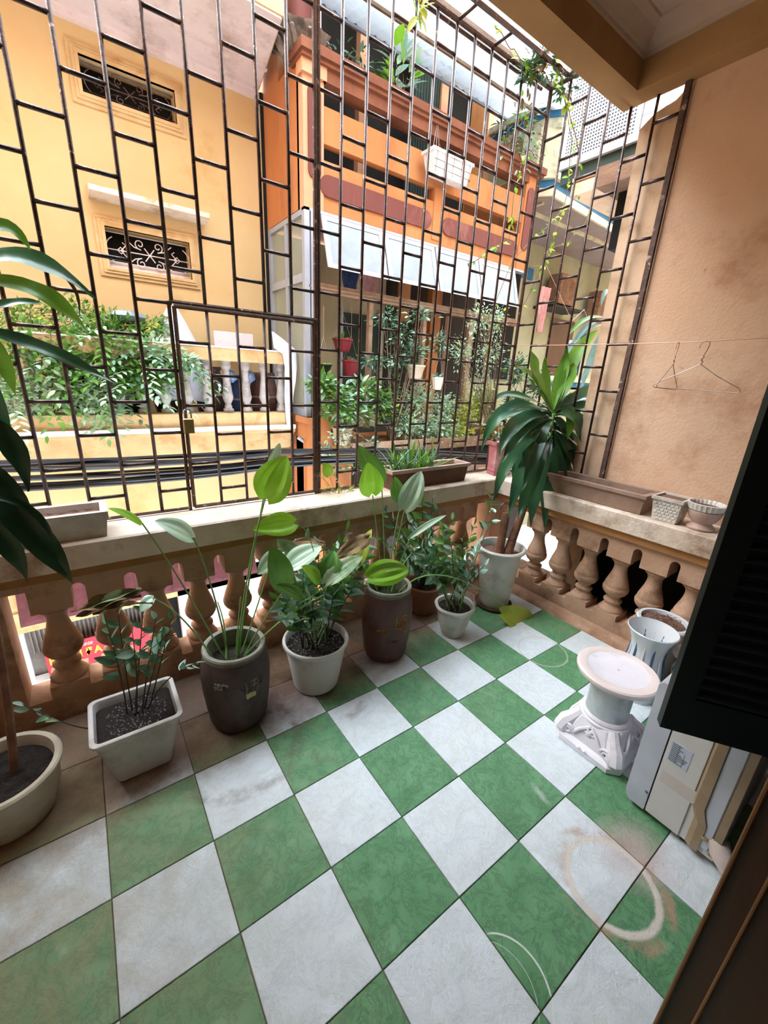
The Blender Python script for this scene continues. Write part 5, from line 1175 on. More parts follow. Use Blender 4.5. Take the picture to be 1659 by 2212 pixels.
# bluish dracaena outside the side grille
dr = thing('outdoor_dracaena', 'bluish drooping dracaena outside the side grille against the peach pier', 'plant', (B3(1300, 900, 1.6).x, 1.6, 0.44))
MB().tube([Vector((B3(1300, 900, 1.6).x, 1.6, 0.44)), B3(1300, 800, 1.6), B3(1310, 690, 1.6)], [.014, .012, .01], 6).build('cane', 'bark', dr, True)
for m, pts, w in (('leaf_blue', [(1310, 690), (1270, 690), (1240, 720), (1225, 790)], 18), ('leaf_blue', [(1312, 700), (1290, 740), (1270, 780), (1250, 860)], 26), ('leaf_blue', [(1315, 690), (1300, 720), (1290, 800), (1265, 860)], 24), ('leaf_mid', [(1312, 690), (1280, 670), (1240, 700), (1225, 730)], 16),
                  ('leaf_blue', [(1330, 640), (1310, 610), (1300, 640), (1298, 665)], 14), ('leaf_pale', [(1315, 700), (1300, 760), (1310, 820), (1290, 880)], 22), ('leaf_mid', [(1318, 660), (1330, 640), (1320, 620), (1332, 600)], 14), ('leaf_blue', [(1310, 700), (1260, 700), (1215, 760), (1210, 800)], 14), ('leaf_deep', [(1312, 740), (1290, 800), (1300, 850), (1240, 880)], 20), ('leaf_blue', [(1312, 720), (1300, 740), (1290, 770), (1240, 840)], 22)):
    pxleaf(dr, m, pts, w*.62, 1.6, Vector((-.4, -.6, .6)))

# hanging baskets in the window box
def hanging(name, label, px, py, w, h, y, m, mats, n, seed, ribs=True, trail=False):
    q = B3(px, py, y); s = px2m(1, q); c_ = (q.x, y, q.z); r = w*s/2; hh = h*s
    t = thing(name, label, 'hanging pot', c_)
    MB().lathe([(r*.62, 0), (r*.66, hh*.05), (r*.95, hh*.85), (r*1.05, hh*.88), (r*1.05, hh), (r*.9, hh), (r*.85, hh*.8)], c_, 18, lobes=(9, .035) if ribs else None).build('pot', m, t, True)
    MB().tube([(c_[0]-r, y, c_[2]+hh), (c_[0], y, c_[2]+hh+0.28)], .0022, 4).build('wire', 'wire_grey', t)
    MB().tube([(c_[0]+r, y, c_[2]+hh), (c_[0], y, c_[2]+hh+0.28)], .0022, 4).build('wire', 'wire_grey', t)
    MB().tube([(c_[0], y, c_[2]+hh+0.28), (c_[0], y, min(2.42, c_[2]+hh+0.6))], .0022, 4).build('wire', 'wire_grey', t)
    rr = random.Random(seed)
    for k in range(n):
        a = rr.uniform(0, 6.28); d = Vector((math.cos(a), math.sin(a)*.7, rr.uniform(.1, 1.4)-(.9 if trail else 0))); X, Y, Z = orient(d, Vector((0, -.5, .8)), rr.uniform(.06, .12) if n < 14 else rr.uniform(.04, .09))
        inst('leaf', LM[rr.choice(mats)], t, (c_[0]+rr.uniform(-.5, .5)*r, y+rr.uniform(-.4, .4)*r, c_[2]+hh*.95), X, Y, Z)
hanging('hanging_pot', 'upper of two red slatted hanging pots in the window box', 740, 760, 42, 26, 3.6, 'red_plastic', ['leaf_deep', 'leaf_mid'], 7, 1)
hanging('hanging_pot', 'lower of two red slatted hanging pots in the window box', 757, 812, 36, 32, 3.6, 'red_plastic', ['leaf_dead', 'leaf_dracaena'], 16, 2)
hanging('hanging_pot', 'dark hanging pot with an arching spider plant behind the main post', 699, 810, 34, 22, 3.3, 'inner_dark', ['leaf_mid', 'leaf_lime'], 26, 3, trail=True)
hanging('hanging_pot', 'plain cream hanging pot among the climbing leaves', 896, 818, 40, 28, 3.05, 'cream_pot', ['leaf_blue', 'leaf_mint'], 24, 4, ribs=False)
hanging('hanging_pot', 'small white shell-shaped hanging pot to the right of the cream one', 944, 842, 26, 26, 2.95, 'ceramic_white', ['leaf_mint', 'leaf_deep'], 26, 5)
# white planter hanging on the orange parapet and plants on its ledge
q0 = P(922, 372, 'y', 3.25); q1 = P(1000, 392, 'y', 3.25)
hp = thing('hanging_planter', 'weathered white trough planter wired to the orange parapet', 'planter', ((q0.x+q1.x)/2, 3.22, q0.z-.02))
zb = q0.z-.02
MB().hexa([(q0.x+.02, 3.16, zb), (q1.x-.02, 3.16, zb), (q1.x-.02, 3.28, zb), (q0.x+.02, 3.28, zb)], [(q0.x-.02, 3.13, zb+.2), (q1.x+.02, 3.13, zb+.2), (q1.x+.02, 3.31, zb+.2), (q0.x-.02, 3.31, zb+.2)]).build('trough', 'foam_white', hp)
MB().box(q0.x-.035, q1.x+.035, 3.115, 3.325, zb+.19, zb+.22).build('rim', 'foam_white', hp)
b = MB()
for z in (zb+.05, zb+.12): b.tube([(q0.x, 3.13, z), (q1.x, 3.13, z), (q1.x+.02, 3.3, z)], .003, 4)
for k in range(5): x = q0.x+.03+(q1.x-q0.x-.06)*k/4; b.tube([(x, 3.14, zb), (x, 3.115, zb+.2)], .003, 4)
b.build('wire_cradle', 'iron', hp)
b = MB()
for k in range(3): b.tube([(q0.x+.02+.05*k, 3.2, zb+.2), (q0.x+.25, 3.42, 4.42)], .004, 4)
b.build('wire_hanger', 'wire_grey', hp)
rr = random.Random(3)
for k in range(26):
    d = Vector((rr.uniform(-1, 1), rr.uniform(-.7, .4), rr.uniform(.2, 1.3))); X, Y, Z = orient(d, (0, -.5, .8), rr.uniform(.08, .16)); inst('leaf', LM[rr.choice(['leaf_deep', 'leaf_dead', 'leaf_mid'])], hp, (rr.uniform(q0.x, q1.x), 3.22, zb+.18), X, Y, Z)
bush('ledge_plant', 'large bright green leaves standing on the orange parapet ledge', 'plant', (q0.x-.25, 3.55, 4.41), [((q0.x-.25, 3.5, 4.62), (.16, .1, .16))], 34, .2, ['leaf_lime', 'leaf_pale', 'leaf_mint'], 51, up=.7)
bush('ledge_plant', 'small dark plants on the orange ledge nearest the column', 'plant', (2.78, 3.6, 4.41), [((2.75, 3.55, 4.55), (.12, .08, .12)), ((3.05, 3.6, 4.6), (.14, .08, .12)), ((3.3, 3.6, 4.6), (.1, .08, .1))], 90, .1, ['leaf_deep', 'leaf_mint', 'leaf_dracaena'], 52)
bush('ledge_plant', 'withered brown plant with a few green sprigs at the right end of the orange ledge', 'plant', (5.2, 3.5, 4.41), [((5.15, 3.4, 4.55), (.25, .15, .18)), ((5.45, 3.35, 4.5), (.2, .1, .16)), ((5.35, 3.3, 4.75), (.25, .1, .2))], 230, .09, ['leaf_dead', 'leaf_dead', 'leaf_mint', 'leaf_lime'], 53, stems=26)
for k, (px, py) in enumerate([(1120, 330), (1105, 355), (1090, 370)]): pass
# vines with bright leaves climbing on the cage
def vine(label, pts, y, n, seed, size=.05, mats=('leaf_lime', 'leaf_yellow'), ax='y', r=.003, m='twig'):
    path = []; q = [P(a, b_, ax, y if not isinstance(y, (list, tuple)) else y[i]) for i, (a, b_) in enumerate(pts)]
    for i in range(len(q)-1):
        for k in range(6): path.append(q[i].lerp(q[i+1], k/6)+Vector((0, 0, .01*math.sin(i*2+k))))
    path.append(q[-1]); t = thing('vine', label, 'vine', tuple(q[0]), 'vines climbing the grille cage')
    MB().tube(path, r, 4, False).build('stem', m, t, True)
    rr = random.Random(seed)
    for k in range(n):
        p = path[rr.randrange(len(path))]; d = Vector((rr.uniform(-1, 1), rr.uniform(-1, .3), rr.uniform(-1, .6))); X, Y, Z = orient(d, (-.3, -.6, .6), size*rr.uniform(.6, 1.3)); inst('leaf', LM[rr.choice(mats)], t, p, X, Y, Z)
    return t
vine('vine along the cage top with a leaf tuft at the top centre', [(905, -40), (908, 20), (900, 50)], .98, 14, 1, .075)
vine('vine looping between the two top rails', [(1070, 60), (1110, 110), (1150, 150), (1190, 140), (1215, 165)], 1.02, 34, 2, .05)
tn = bush('vine_clump', 'dense dark vine clump where the cage top meets the ceiling beam', 'vine', tuple(P(1180, 130, 'y', .98)), [(tuple(P(1180, 130, 'y', .98)), (.07, .05, .05)), (tuple(P(1225, 175, 'y', .99)), (.06, .05, .04)), (tuple(P(1150, 150, 'y', 1.02)), (.05, .04, .03))], 120, .05, ['leaf_deep', 'leaf_dead', 'leaf_dracaena'], 54, stems=18, extra=200)
vine('vine hanging down beside the corner post past the mesh cage', [(1215, 180), (1235, 300), (1225, 420), (1180, 560), (1130, 660)], 1.06, 40, 3, .045)
vine('vine with a long lime leaf just right of the cage corner', [(1195, 190), (1215, 200), (1230, 240), (1250, 330)], .93, 22, 4, .06, ax='y')
vine('thin vine crossing the side grille towards the orange parapet', [(1260, 200), (1250, 420), (1200, 470), (1110, 560), (1050, 700)], 1.2, 34, 5, .04)
vine('vine in front of the orange parapet right end', [(1170, 300), (1130, 340), (1110, 420), (1100, 520), (1010, 570)], 1.25, 34, 6, .045)
vine('vine dangling over the pale green soffit', [(1330, 330), (1300, 420), (1230, 520), (1180, 545)], 1.3, 22, 7, .04)
# weed with yellow flowers rooted outside the front coping, left of the grassy trough
wd = thing('weed', 'spindly yellow-green weed growing at the foot of the grille by the main post', 'plant', tuple(P(735, 1085, 'y', 1.05)))
wb = MB(); rr = random.Random(8); W0 = P(735, 1085, 'y', 1.07)
ends = []
for k in range(16):
    e = P(690+rr.uniform(0, 80), 1010+rr.uniform(0, 75), 'y', 1.06+rr.uniform(-.03, .03)); ends.append(e); wb.tube(bez(W0, W0.lerp(e, .5)+Vector((rr.uniform(-.03, .03), 0, .02)), e, 5), .0016, 4, False)
wb.build('stems', 'leaf_yellow', wd)
for k in range(70):
    e = rr.choice(ends).lerp(W0, rr.uniform(0, .6)); X, Y, Z = orient((rr.uniform(-1, 1), rr.uniform(-1, 1), rr.uniform(-.5, 1)), (0, -.6, .7), rr.uniform(.012, .022)); inst('leaf', LM['leaf_yellow'], wd, e, X, Y, Z)
hleaf(wd, 'leaf_lime', 712, 1028, 700, 1000, 26, 1.04, 1.03, W0, (722, 1060), r=.0016)
# leaves of the pink pot's shrub
sprigs = bush('potted_shrub', 'leafy sprigs rising from the pink pot in front of the corner post', 'plant', (2.80, .97, 1.09), [((2.78, 1.0, 1.25), (.1, .08, .12)), ((2.9, 1.02, 1.15), (.1, .06, .1))], 70, .05, ['leaf_mint', 'leaf_mid'], 55)
for ch in list(sprigs.children):
    ml = ch.matrix_basis.copy(); ml.translation += Vector((0, 0, 0.235)); ch.parent = pk; ch.matrix_basis = ml
bpy.data.objects.remove(sprigs)
# ------------------------------------------------------------------ things on the copings
def trough(name, label, cat, x0, x1, y0, y1, z0, h, m, mr, wall=0.012, tap=0.012, lip=0.012, soil='soil_brown', depth=0.035, rimh=0.022, group=None):
    t = thing(name, label, cat, ((x0+x1)/2, (y0+y1)/2, z0), group)
    def R(d, z): return [(x0+d, y0+d, z), (x1-d, y0+d, z), (x1-d, y1-d, z), (x0+d, y1-d, z)]
    rings = [R(tap, z0), R(0, z0+h-rimh), R(-lip, z0+h-rimh), R(-lip, z0+h), R(wall, z0+h), R(wall+.004, z0+h-depth-.01)]
    vs = sum(rings[:3], []); MB().add(vs, [(3,2,1,0)]+[(i*4+j, i*4+(j+1) % 4, i*4+4+(j+1) % 4, i*4+4+j) for i in range(2) for j in range(4)]).build('trough', m, t)
    vs = sum(rings[2:], []); MB().add(vs, [(i*4+j, i*4+(j+1) % 4, i*4+4+(j+1) % 4, i*4+4+j) for i in range(3) for j in range(4)]).build('rim', mr, t)
    if soil:
        rr = random.Random(int(x0*100)); vs = []; nx, ny = 16, 6
        for i in range(nx+1):
            for j in range(ny+1):
                vs.append((x0+wall+(x1-x0-2*wall)*i/nx, y0+wall+(y1-y0-2*wall)*j/ny, z0+h-depth+rr.uniform(-.008, .010)))
        MB().add(vs, [(i*(ny+1)+j, (i+1)*(ny+1)+j, (i+1)*(ny+1)+j+1, i*(ny+1)+j+1) for i in range(nx) for j in range(ny)]).build('soil', soil, t)
    return t
trough('planter_box', 'white foam box of dry brown soil at the left end of the front coping', 'planter', -0.24, 0.165, 0.882, 1.055, 0.855, 0.115, 'foam_white', 'foam_white', wall=0.02, lip=0.006, depth=0.03, rimh=0.03)
at_ = trough('planter_box', 'long trough with pale rim and spiky aloes on the front coping', 'planter', 1.70, 2.39, 0.925, 1.075, 0.855, 0.135, 'trough_brown', 'trough_rim', lip=0.014, depth=0.03)
rr = random.Random(12)
for cx_, n in ((1.80, 26), (1.90, 34), (2.00, 30), (2.10, 14), (1.74, 16)):
    cl = thing('aloe', None, None, (cx_, 1.0, 0.965)); cl.parent = at_; cl.location = Vector((cx_, 1.0, 0.965))-wl(at_)
    for k in range(n):
        a = rr.uniform(0, 6.28); L_ = rr.uniform(.13, .25); el = rr.uniform(.3, 1.35)
        d = Vector((math.cos(a)*math.cos(el), math.sin(a)*math.cos(el)*.7, math.sin(el)))
        B = Vector((cx_+rr.uniform(-.02, .02), 1.0+rr.uniform(-.02, .02), .96)); strap('leaf', rr.choice(['leaf_mid', 'leaf_mint', 'leaf_lime']), cl, [B, B+d*L_*.4, B+d*L_*.75+Vector((0, 0, .004)), B+d*L_+Vector((0, 0, -.006))], .011, fold=.6, taper=.8)
trough('planter_box', 'long empty weathered trough on the side coping, against the plaster wall', 'planter', 2.725, 2.925, -0.150, 0.48, 0.858, 0.120, 'trough_grey', 'trough_grey', wall=.02, lip=0.012, depth=.06, rimh=0.02, soil='trough_brown')
# basket-weave square pot
bk = thing('basket_pot', 'square white basket-weave pot on the side coping, beside the long trough', 'pot', (2.79, -0.265, 0.855))
x0, x1, y0, y1 = 2.735, 2.855, -0.325, -0.205
MB().hexa([(x0, y0, .857), (x1, y0, .857), (x1, y1, .857), (x0, y1, .857)], [(x0-.014, y0-.014, .985), (x1+.014, y0-.014, .985), (x1+.014, y1+.014, .985), (x0-.014, y1+.014, .985)]).build('body', 'ceramic_white', bk)
b = MB()
for r in range(7):
    z = .866+r*.0175; e = .014*(z-.857)/.128
    for k in range(6):
        o = (k+.5*(r % 2))*.0215
        if y0-e+o+.016 < y1+e: b.bbox(x0-e-.004, x0-e+.002, y0-e+o, y0-e+o+.016, z, z+.010, .0015)
        if x0-e+o+.016 < x1+e: b.bbox(x0-e+o, x0-e+o+.016, y0-e-.004, y0-e+.002, z, z+.010, .0015)
tag(b.build('weave', 'ceramic_white', bk), kind='stuff')
b = MB()
for a in ((x0-.02, x1+.02, y0-.02, y0-.008), (x0-.02, x1+.02, y1+.008, y1+.02), (x0-.02, x0-.008, y0-.008, y1+.008), (x1+.008, x1+.02, y0-.008, y1+.008)): b.box(*a, .978, .996)
b.build('rim', 'ceramic_white', bk)
MB().box(x0-.008, x1+.008, y0-.008, y1+.008, .985, .9855).build('soil', 'trough_brown', bk)
fp = thing('fluted_pot', 'round urn-shaped pot with a fluted lip on the side coping', 'pot', (2.80, -0.425, 0.855))
MB().lathe([(.052, 0), (.064, .004), (.066, .012), (.050, .028), (.046, .036), (.062, .055), (.076, .085), (.080, .105), (.070, .110)], (2.80, -.425, .855), 36).build('bowl', 'trough_rim', fp, True)
MB().lathe([(.070, .108), (.082, .112), (.088, .14), (.090, .146), (.080, .148), (.074, .14), (.07, .11)], (2.80, -.425, .855), 72, capb=False, lobes=(24, .03)).build('fluted_lip', 'ceramic_white', fp, True)
MB().lathe([(.078, .125), (.001, .128)], (2.80, -.425, .855), 24, capb=False).build('soil', 'trough_brown', fp)
tw = thing('ribbed_pot', 'tall white ribbed pot on the side coping, half hidden by the shutter', 'pot', (2.79, -0.59, 0.855))
MB().lathe([(.070, 0), (.078, .003), (.078, .014), (.066, .018), (.072, .16), (.077, .165), (.077, .175), (.068, .176), (.062, .12)], (2.79, -.59, .855), 56, lobes=(20, .025)).build('pot', 'metal_white', tw, True)

# pedestal
pc = Vector((1.885, -0.530, 0))
pd = thing('pedestal', 'white ceramic pedestal with marbled column, scrolled square base and round dished top', 'pedestal', tuple(pc))
def oct_(h, ch, z): return [(pc.x+sx, pc.y+sy, z) for sx, sy in ((h, -h+ch), (h, h-ch), (h-ch, h), (-h+ch, h), (-h, h-ch), (-h, -h+ch), (-h+ch, -h), (h-ch, -h))]
def rings(rs, m, parent, name, smooth=False):
    vs = sum(rs, []); n = len(rs[0]); return MB().add(vs, [tuple(range(n-1, -1, -1))]+[(i*n+j, i*n+(j+1) % n, (i+1)*n+(j+1) % n, (i+1)*n+j) for i in range(len(rs)-1) for j in range(n)]+[tuple(range((len(rs)-1)*n, len(rs)*n))]).build(name, m, parent, smooth)
rings([oct_(.148, .040, 0), oct_(.152, .042, .006), oct_(.152, .042, .030), oct_(.143, .040, .040), oct_(.132, .045, .048), oct_(.126, .050, .085), oct_(.112, .048, .125), oct_(.100, .045, .152)], 'pedestal_white', pd, 'base')
MB().lathe([(.100, .138), (.107, .146), (.107, .156), (.099, .160), (.101, .168), (.096, .176), (.088, .178)], tuple(pc), 40, capt=True).build('collar', 'pedestal_white', pd, True)
MB().lathe([(.088, .176), (.086, .20), (.087, .30), (.092, .345)], tuple(pc), 40, capt=True).build('column', 'pedestal_marble', pd, True)
MB().lathe([(.094, .342), (.110, .350), (.140, .362), (.158, .374), (.163, .386), (.162, .396), (.156, .402), (.128, .4035), (.120, .400)], tuple(pc), 56).build('top_rim', 'pedestal_rim', pd, True)
MB().lathe([(.121, .4005), (.116, .3985), (.06, .3975), (.001, .3975)], tuple(pc), 48, capb=False).build('dished_top', 'pedestal_white', pd, True)
MB().lathe([(.010, .398), (.006, .4005)], (pc.x, pc.y, 0), 5, capt=True).build('glaze_chip', 'pedestal_rim', pd)
def spiral3(c, u, v, r0, r1, turns, n=26): return [Vector(c)+Vector(u)*((r0+(r1-r0)*i/n)*math.cos(turns*6.283*i/n))+Vector(v)*((r0+(r1-r0)*i/n)*math.sin(turns*6.283*i/n)) for i in range(n+1)]
for sx, sy in ((-1, 1), (-1, -1), (1, -1), (1, 1)):
    dg = Vector((sx, sy, 0)).normalized(); cpt = pc+dg*.155+Vector((0, 0, .075))
    b = MB()
    b.tube([pc+dg*.10+Vector((0, 0, .150)), pc+dg*.128+Vector((0, 0, .118)), pc+dg*.158+Vector((0, 0, .088)), pc+dg*.172+Vector((0, 0, .058)), pc+dg*.160+Vector((0, 0, .035))], [.024, .028, .036, .036, .026], 9)
    b.build('corner_leaf', 'pedestal_white', pd, True)
    for face in (0, 1):
        ax_ = Vector((0, -sy, 0)) if face == 0 else Vector((-sx, 0, 0)); nx_ = Vector((sx, 0, 0)) if face == 0 else Vector((0, sy, 0))
        c_ = pc+nx_*.134+(-ax_)*.088+Vector((0, 0, .072))
        b = MB().tube([c_+(ax_*.085)+Vector((0, 0, .062))-nx_*.022, c_+ax_*.05+Vector((0, 0, .035))-nx_*.006, c_+ax_*.026]+spiral3(c_, ax_, (0, 0, 1), .026, .005, 1.6), [.007]*30, 6)
        b.build('scroll', 'pedestal_white', pd, True)
for face, nx_, ax_ in ((0, Vector((-1, 0, 0)), Vector((0, 1, 0))), (1, Vector((0, -1, 0)), Vector((1, 0, 0))), (2, Vector((0, 1, 0)), Vector((1, 0, 0))), (3, Vector((1, 0, 0)), Vector((0, 1, 0)))):
    b = MB()
    for k in range(6):
        a = k*1.047; p = pc+nx_*.119+Vector((0, 0, .105))+ax_*(.018*math.cos(a))+Vector((0, 0, .018*math.sin(a))); q = pc+nx_*.126+Vector((0, 0, .105))
        b.tube([q, p, p+ax_*(.012*math.cos(a))+Vector((0, 0, .012*math.sin(a)))-nx_*.002], [.004, .008, .003], 6)
    b.build('flower_relief', 'pedestal_white', pd, True)
    b = MB()
    for s in (-1, 1): b.tube([pc+nx_*.152+Vector((0, 0, .028)), pc+nx_*.156+ax_*s*.014+Vector((0, 0, .036)), pc+nx_*.154+ax_*s*.026+Vector((0, 0, .028))], [.003, .005, .002], 6)
    b.build('plinth_relief', 'pedestal_white', pd, True)

# vase, planter bowl, small vase with saucer
vc = (2.365, -0.478, -0.022)
va = thing('vase', 'flared white vase with blue flutes standing behind the pedestal', 'vase', vc)
MB().lathe([(.085, 0), (.092, .01), (.098, .08), (.09, .17), (.078, .26), (.078, .31), (.088, .36), (.108, .405), (.116, .42), (.112, .424), (.100, .40), (.080, .35), (.070, .28), (.068, .2)], vc, 44).build('body', 'vase_white', va, True)
for k in range(12):
    a = 2*math.pi*k/12+.15
    pts = [(vc[0]+math.cos(a)*r, vc[1]+math.sin(a)*r, z) for z, r in ((.14, .094), (.20, .0885), (.26, .0795), (.31, .0795), (.345, .086))]
    MB().tube(pts, [.002, .005, .006, .005, .002], 6).build('blue_flute', 'vase_blue' if k % 2 else 'vase_white', va, True)
bc = (2.600, -0.445, -0.008)
bo = pot('planter_bowl', 'round white pot heaped with dry reddish soil beside the side balusters', 'pot', bc, [(.08, 0), (.09, .01), (.115, .30), (.120, .335), (.130, .345), (.132, .358), (.124, .366), (.110, .364), (.104, .33)], 'vase_white', 'soil_brown', (.345, .106), n=44)
b = MB(); rr = random.Random(2)
for k in range(120):
    a = rr.uniform(0, 6.28); q = .095*math.sqrt(rr.random()); p = Vector((bc[0]+q*math.cos(a), bc[1]+q*math.sin(a), .352+.012*(1-q/.1))); d = Vector((rr.uniform(-1, 1), rr.uniform(-1, 1), rr.uniform(-.2, .4))).normalized()*rr.uniform(.008, .02); b.tube([p-d*.5, p+Vector((0, 0, .004)), p+d*.5], .0016, 4, False)
tag(b.build('husks', 'soil_brown', bo), kind='stuff')
v2 = thing('vase', 'small blue and white fluted vase behind the air conditioner, under an upturned saucer', 'vase', (2.47, -.655, 0))
MB().lathe([(.05, 0), (.055, .01), (.048, .05), (.075, .16), (.078, .20), (.055, .27), (.04, .29)], (2.47, -.655, 0), 32, lobes=(8, .09), capt=True).build('body', 'vase_white', v2, True)
for k in range(8):
    a = 2*math.pi*k/8+.39; MB().tube([(2.47+math.cos(a)*r, -.655+math.sin(a)*r, z) for z, r in ((.07, .048), (.16, .068), (.20, .072), (.25, .056))], [.003, .006, .006, .003], 5).build('blue_stroke', 'vase_blue', v2, True)
tag(MB().lathe([(.098, .292), (.10, .296), (.09, .315), (.06, .345), (.03, .352), (.028, .36)], (2.47, -.655, 0), 36, capt=True).build('saucer', 'pedestal_rim', None, True), 'pinkish white saucer upturned on the small fluted vase', 'saucer')

# air conditioner outdoor unit
AX0, AX1, AY0, AY1, AZ0, AZ1 = 1.690, 2.36, -1.035, -0.735, 0.03, 0.582
ac = thing('air_conditioner', 'off-white outdoor air conditioner unit standing on the tiles beside the pedestal', 'air conditioner', ((AX0+AX1)/2, (AY0+AY1)/2, 0))
MB().bbox(AX0, AX1, AY0, AY1-.075, AZ0, AZ1, .006).build('casing', 'ac_white', ac)
b = MB().poly([(AY1-.073, AZ0-.004), (AY1-.016, AZ0-.004), (AY1-.004, AZ0+.012), (AY1, AZ0+.03), (AY1, AZ1-.015), (AY1-.012, AZ1+.002), (AY1-.073, AZ1+.002)], 'x', AX0-.006, AX1+.004); b.build('front_panel', 'metal_white', ac)
MB().bbox(AX0-.005, AX0, AY0+.11, AY1-.078, AZ0, AZ1-.01, .002).build('side_plate', 'ac_white', ac)
lb = MB().box(AX0-.0025, AX0-.0005, -.952, -.868, .285, .385).build('rating_label', 'label_paper', ac) if False else None
b = MB().hexa([(AX0-.0062, -.886, .300), (AX0-.0062, -.823, .300), (AX0-.0045, -.823, .300), (AX0-.0045, -.886, .300)], [(AX0-.0062, -.886, .388), (AX0-.0062, -.823, .388), (AX0-.0045, -.823, .388), (AX0-.0045, -.886, .388)]); b.build('rating_label', 'label_paper', ac)
b = MB(); rr = random.Random(4)
for k in range(11):
    z = .381-.0072*k; w = rr.uniform(.02, .056); b.box(AX0-.0068, AX0-.0062, -.827-w, -.827, z-.0028, z)
b.box(AX0-.0068, AX0-.0062, -.848, -.847, .302, .385).box(AX0-.0068, AX0-.0062, -.868, -.867, .302, .36)
tag(b.build('label_print', 'ink', ac), kind='stuff')
MB().box(AX0-.0055, AX0+.001, -.932, -.823, .195, .25).build('dust_patch', 'dust', ac)
# handle recess and ageing valve cover
MB().hexa([(AX0-.012, -.962, AZ0), (AX0, -.945, AZ0), (AX0, -.985, AZ0), (AX0-.012, -.985, AZ0)], [(AX0-.012, -.962, .15), (AX0, -.945, .15), (AX0, -.985, .15), (AX0-.012, -.985, .15)]).build('cover_edge', 'ac_yellowed', ac)
MB().hexa([(AX0-.014, -.962, .15), (AX0, -.945, .15), (AX0, -.985, .15), (AX0-.014, -.985, .15)], [(AX0-.014, -.935, .21), (AX0, -.925, .21), (AX0, -.965, .21), (AX0-.014, -.965, .21)]).build('cover_edge', 'ac_yellowed', ac)
MB().hexa([(AX0-.014, -.935, .21), (AX0, -.925, .21), (AX0, -.965, .21), (AX0-.014, -.965, .21)], [(AX0-.010, -.935, .57), (AX0, -.925, .57), (AX0, -.962, .57), (AX0-.010, -.962, .57)]).build('cover_edge', 'ac_yellowed', ac)
MB().bbox(AX0-.008, AX0, -1.010, -.964, .06, .56, .003).build('valve_cover', 'metal_white', ac)
MB().box(AX0-.010, AX0+.005, -1.034, -1.012, .05, .56).build('back_edge', 'ac_yellowed', ac)
MB().lathe([(.012, 0), (.012, .012)], (AX0-.004, -.99, .10), 10, capt=True).build('valve', 'brass', ac)
for yy in (-.80, -.95): MB().box(AX0+.02, AX0+.08, yy-.02, yy+.02, 0, AZ0).build('foot', 'iron', ac)
for yy in (-.80, -.95): MB().box(AX1-.08, AX1-.02, yy-.02, yy+.02, 0, AZ0).build('foot', 'iron', ac)
for zz in (.11, .46): MB().lathe([(.0045, 0), (.0045, .006)], (AX0-.007, AY1-.065, zz), 8, capt=True).build('screw', 'ink', ac)
tpz = [(1.688, -1.0, .115), (1.670, -1.02, .085), (1.665, -1.06, .048), (1.70, -1.11, .038), (1.76, -1.145, .036)]
tag(MB().tube([Vector(p)+Vector((0.02, -.02, 0)) for p in tpz], [.030, .034, .036, .036, .036], 10).build('wrapped_pipe', 'tape', None, True), 'pipe bundle wrapped in white tape leaving the air conditioner at floor level', 'pipe')

# washing wire with two wire hangers
ww = [Vector((2.955, 1.085, 1.835)), Vector((2.90, .70, 1.823)), Vector((2.83, .25, 1.812)), Vector((2.765, -.17, 1.806)), Vector((2.70, -.60, 1.813)), Vector((2.61, -1.155, 1.83))]
tag(MB().tube(ww, .0022, 5).build('washing_line', 'copper_wire', None, True), 'thin wire strung across the balcony from the corner post past the plaster wall', 'wire')
def hanger(label, c_, ax_, s=1.0, tw=0.0):
    ax_ = Vector(ax_).normalized(); c_ = Vector(c_); Z = Vector((0, 0, 1))
    def q(u, w): return c_+ax_*u+Z*w
    t = thing('wire_hanger', label, 'hanger', tuple(c_))
    hk = [q(-.026, -.02), q(-.024, .0), q(-.012, .012), q(.0, .015), q(.012, .010), q(.014, -.004), q(.008, -.03), q(0, -.055)]
    MB().tube(hk, .0021, 6).build('hook', 'copper_wire', t, True)
    b = MB(); b.tube([q(.004*math.sin(k*1.2), -.055-.0045*k) for k in range(10)], .0034, 6).build('twist', 'copper_wire', t, True)
    MB().tube([q(0, -.095), q(-.18*s, -.195), q(-.192*s, -.207), q(-.185*s, -.218), q(0, -.222), q(.175*s, -.226), q(.188*s, -.219), q(.184*s, -.206), q(.08*s, -.15), q(0, -.095)], .0022, 6).build('frame', 'wire_grey', t, True)
hanger('right-hand wire coat hanger seen nearly face on', (2.75, -.235, 1.793), (.1, -1, .0))
hanger('left-hand wire coat hanger seen nearly edge on', (2.772, -.10, 1.793), (.97, .10, 0), .95)

# things on the yellow balcony opposite
cl = thing('draped_cloth', 'white cloth draped over a pointed rack on the yellow balcony', 'cloth', (1.05, 3.98, 0.945))
vs = []; n = 28
for i, (r, z) in enumerate(((.012, 2.13), (.05, 2.10), (.10, 2.0), (.15, 1.88), (.21, 1.74), (.25, 1.5), (.27, 1.2))):
    for j in range(n):
        a = 2*math.pi*j/n; rr_ = r*(1+.10*math.sin(a*7)*min(1, r*8)); vs.append((1.05+rr_*math.cos(a)*1.05, 3.98+rr_*math.sin(a)*.6, z+.02*math.sin(a*3)))
MB().add(vs, [(i*n+j, i*n+(j+1) % n, (i+1)*n+(j+1) % n, (i+1)*n+j) for i in range(6) for j in range(n)]).build('cloth', 'cloth_white', cl, True)
cl2 = thing('hanging_sheet', 'white sheet hanging over the right end of the yellow balcony railing', 'cloth', (2.1, 3.63, 0.90))
vs = []; pts = [(2.0, 1.96, 0), (2.235, 1.80, 1), (2.14, 1.79, 0), (2.238, 1.60, 1), (2.16, 1.60, 0), (2.20, 1.30, 1), (2.15, 1.25, 0), (2.19, .92, 1)]
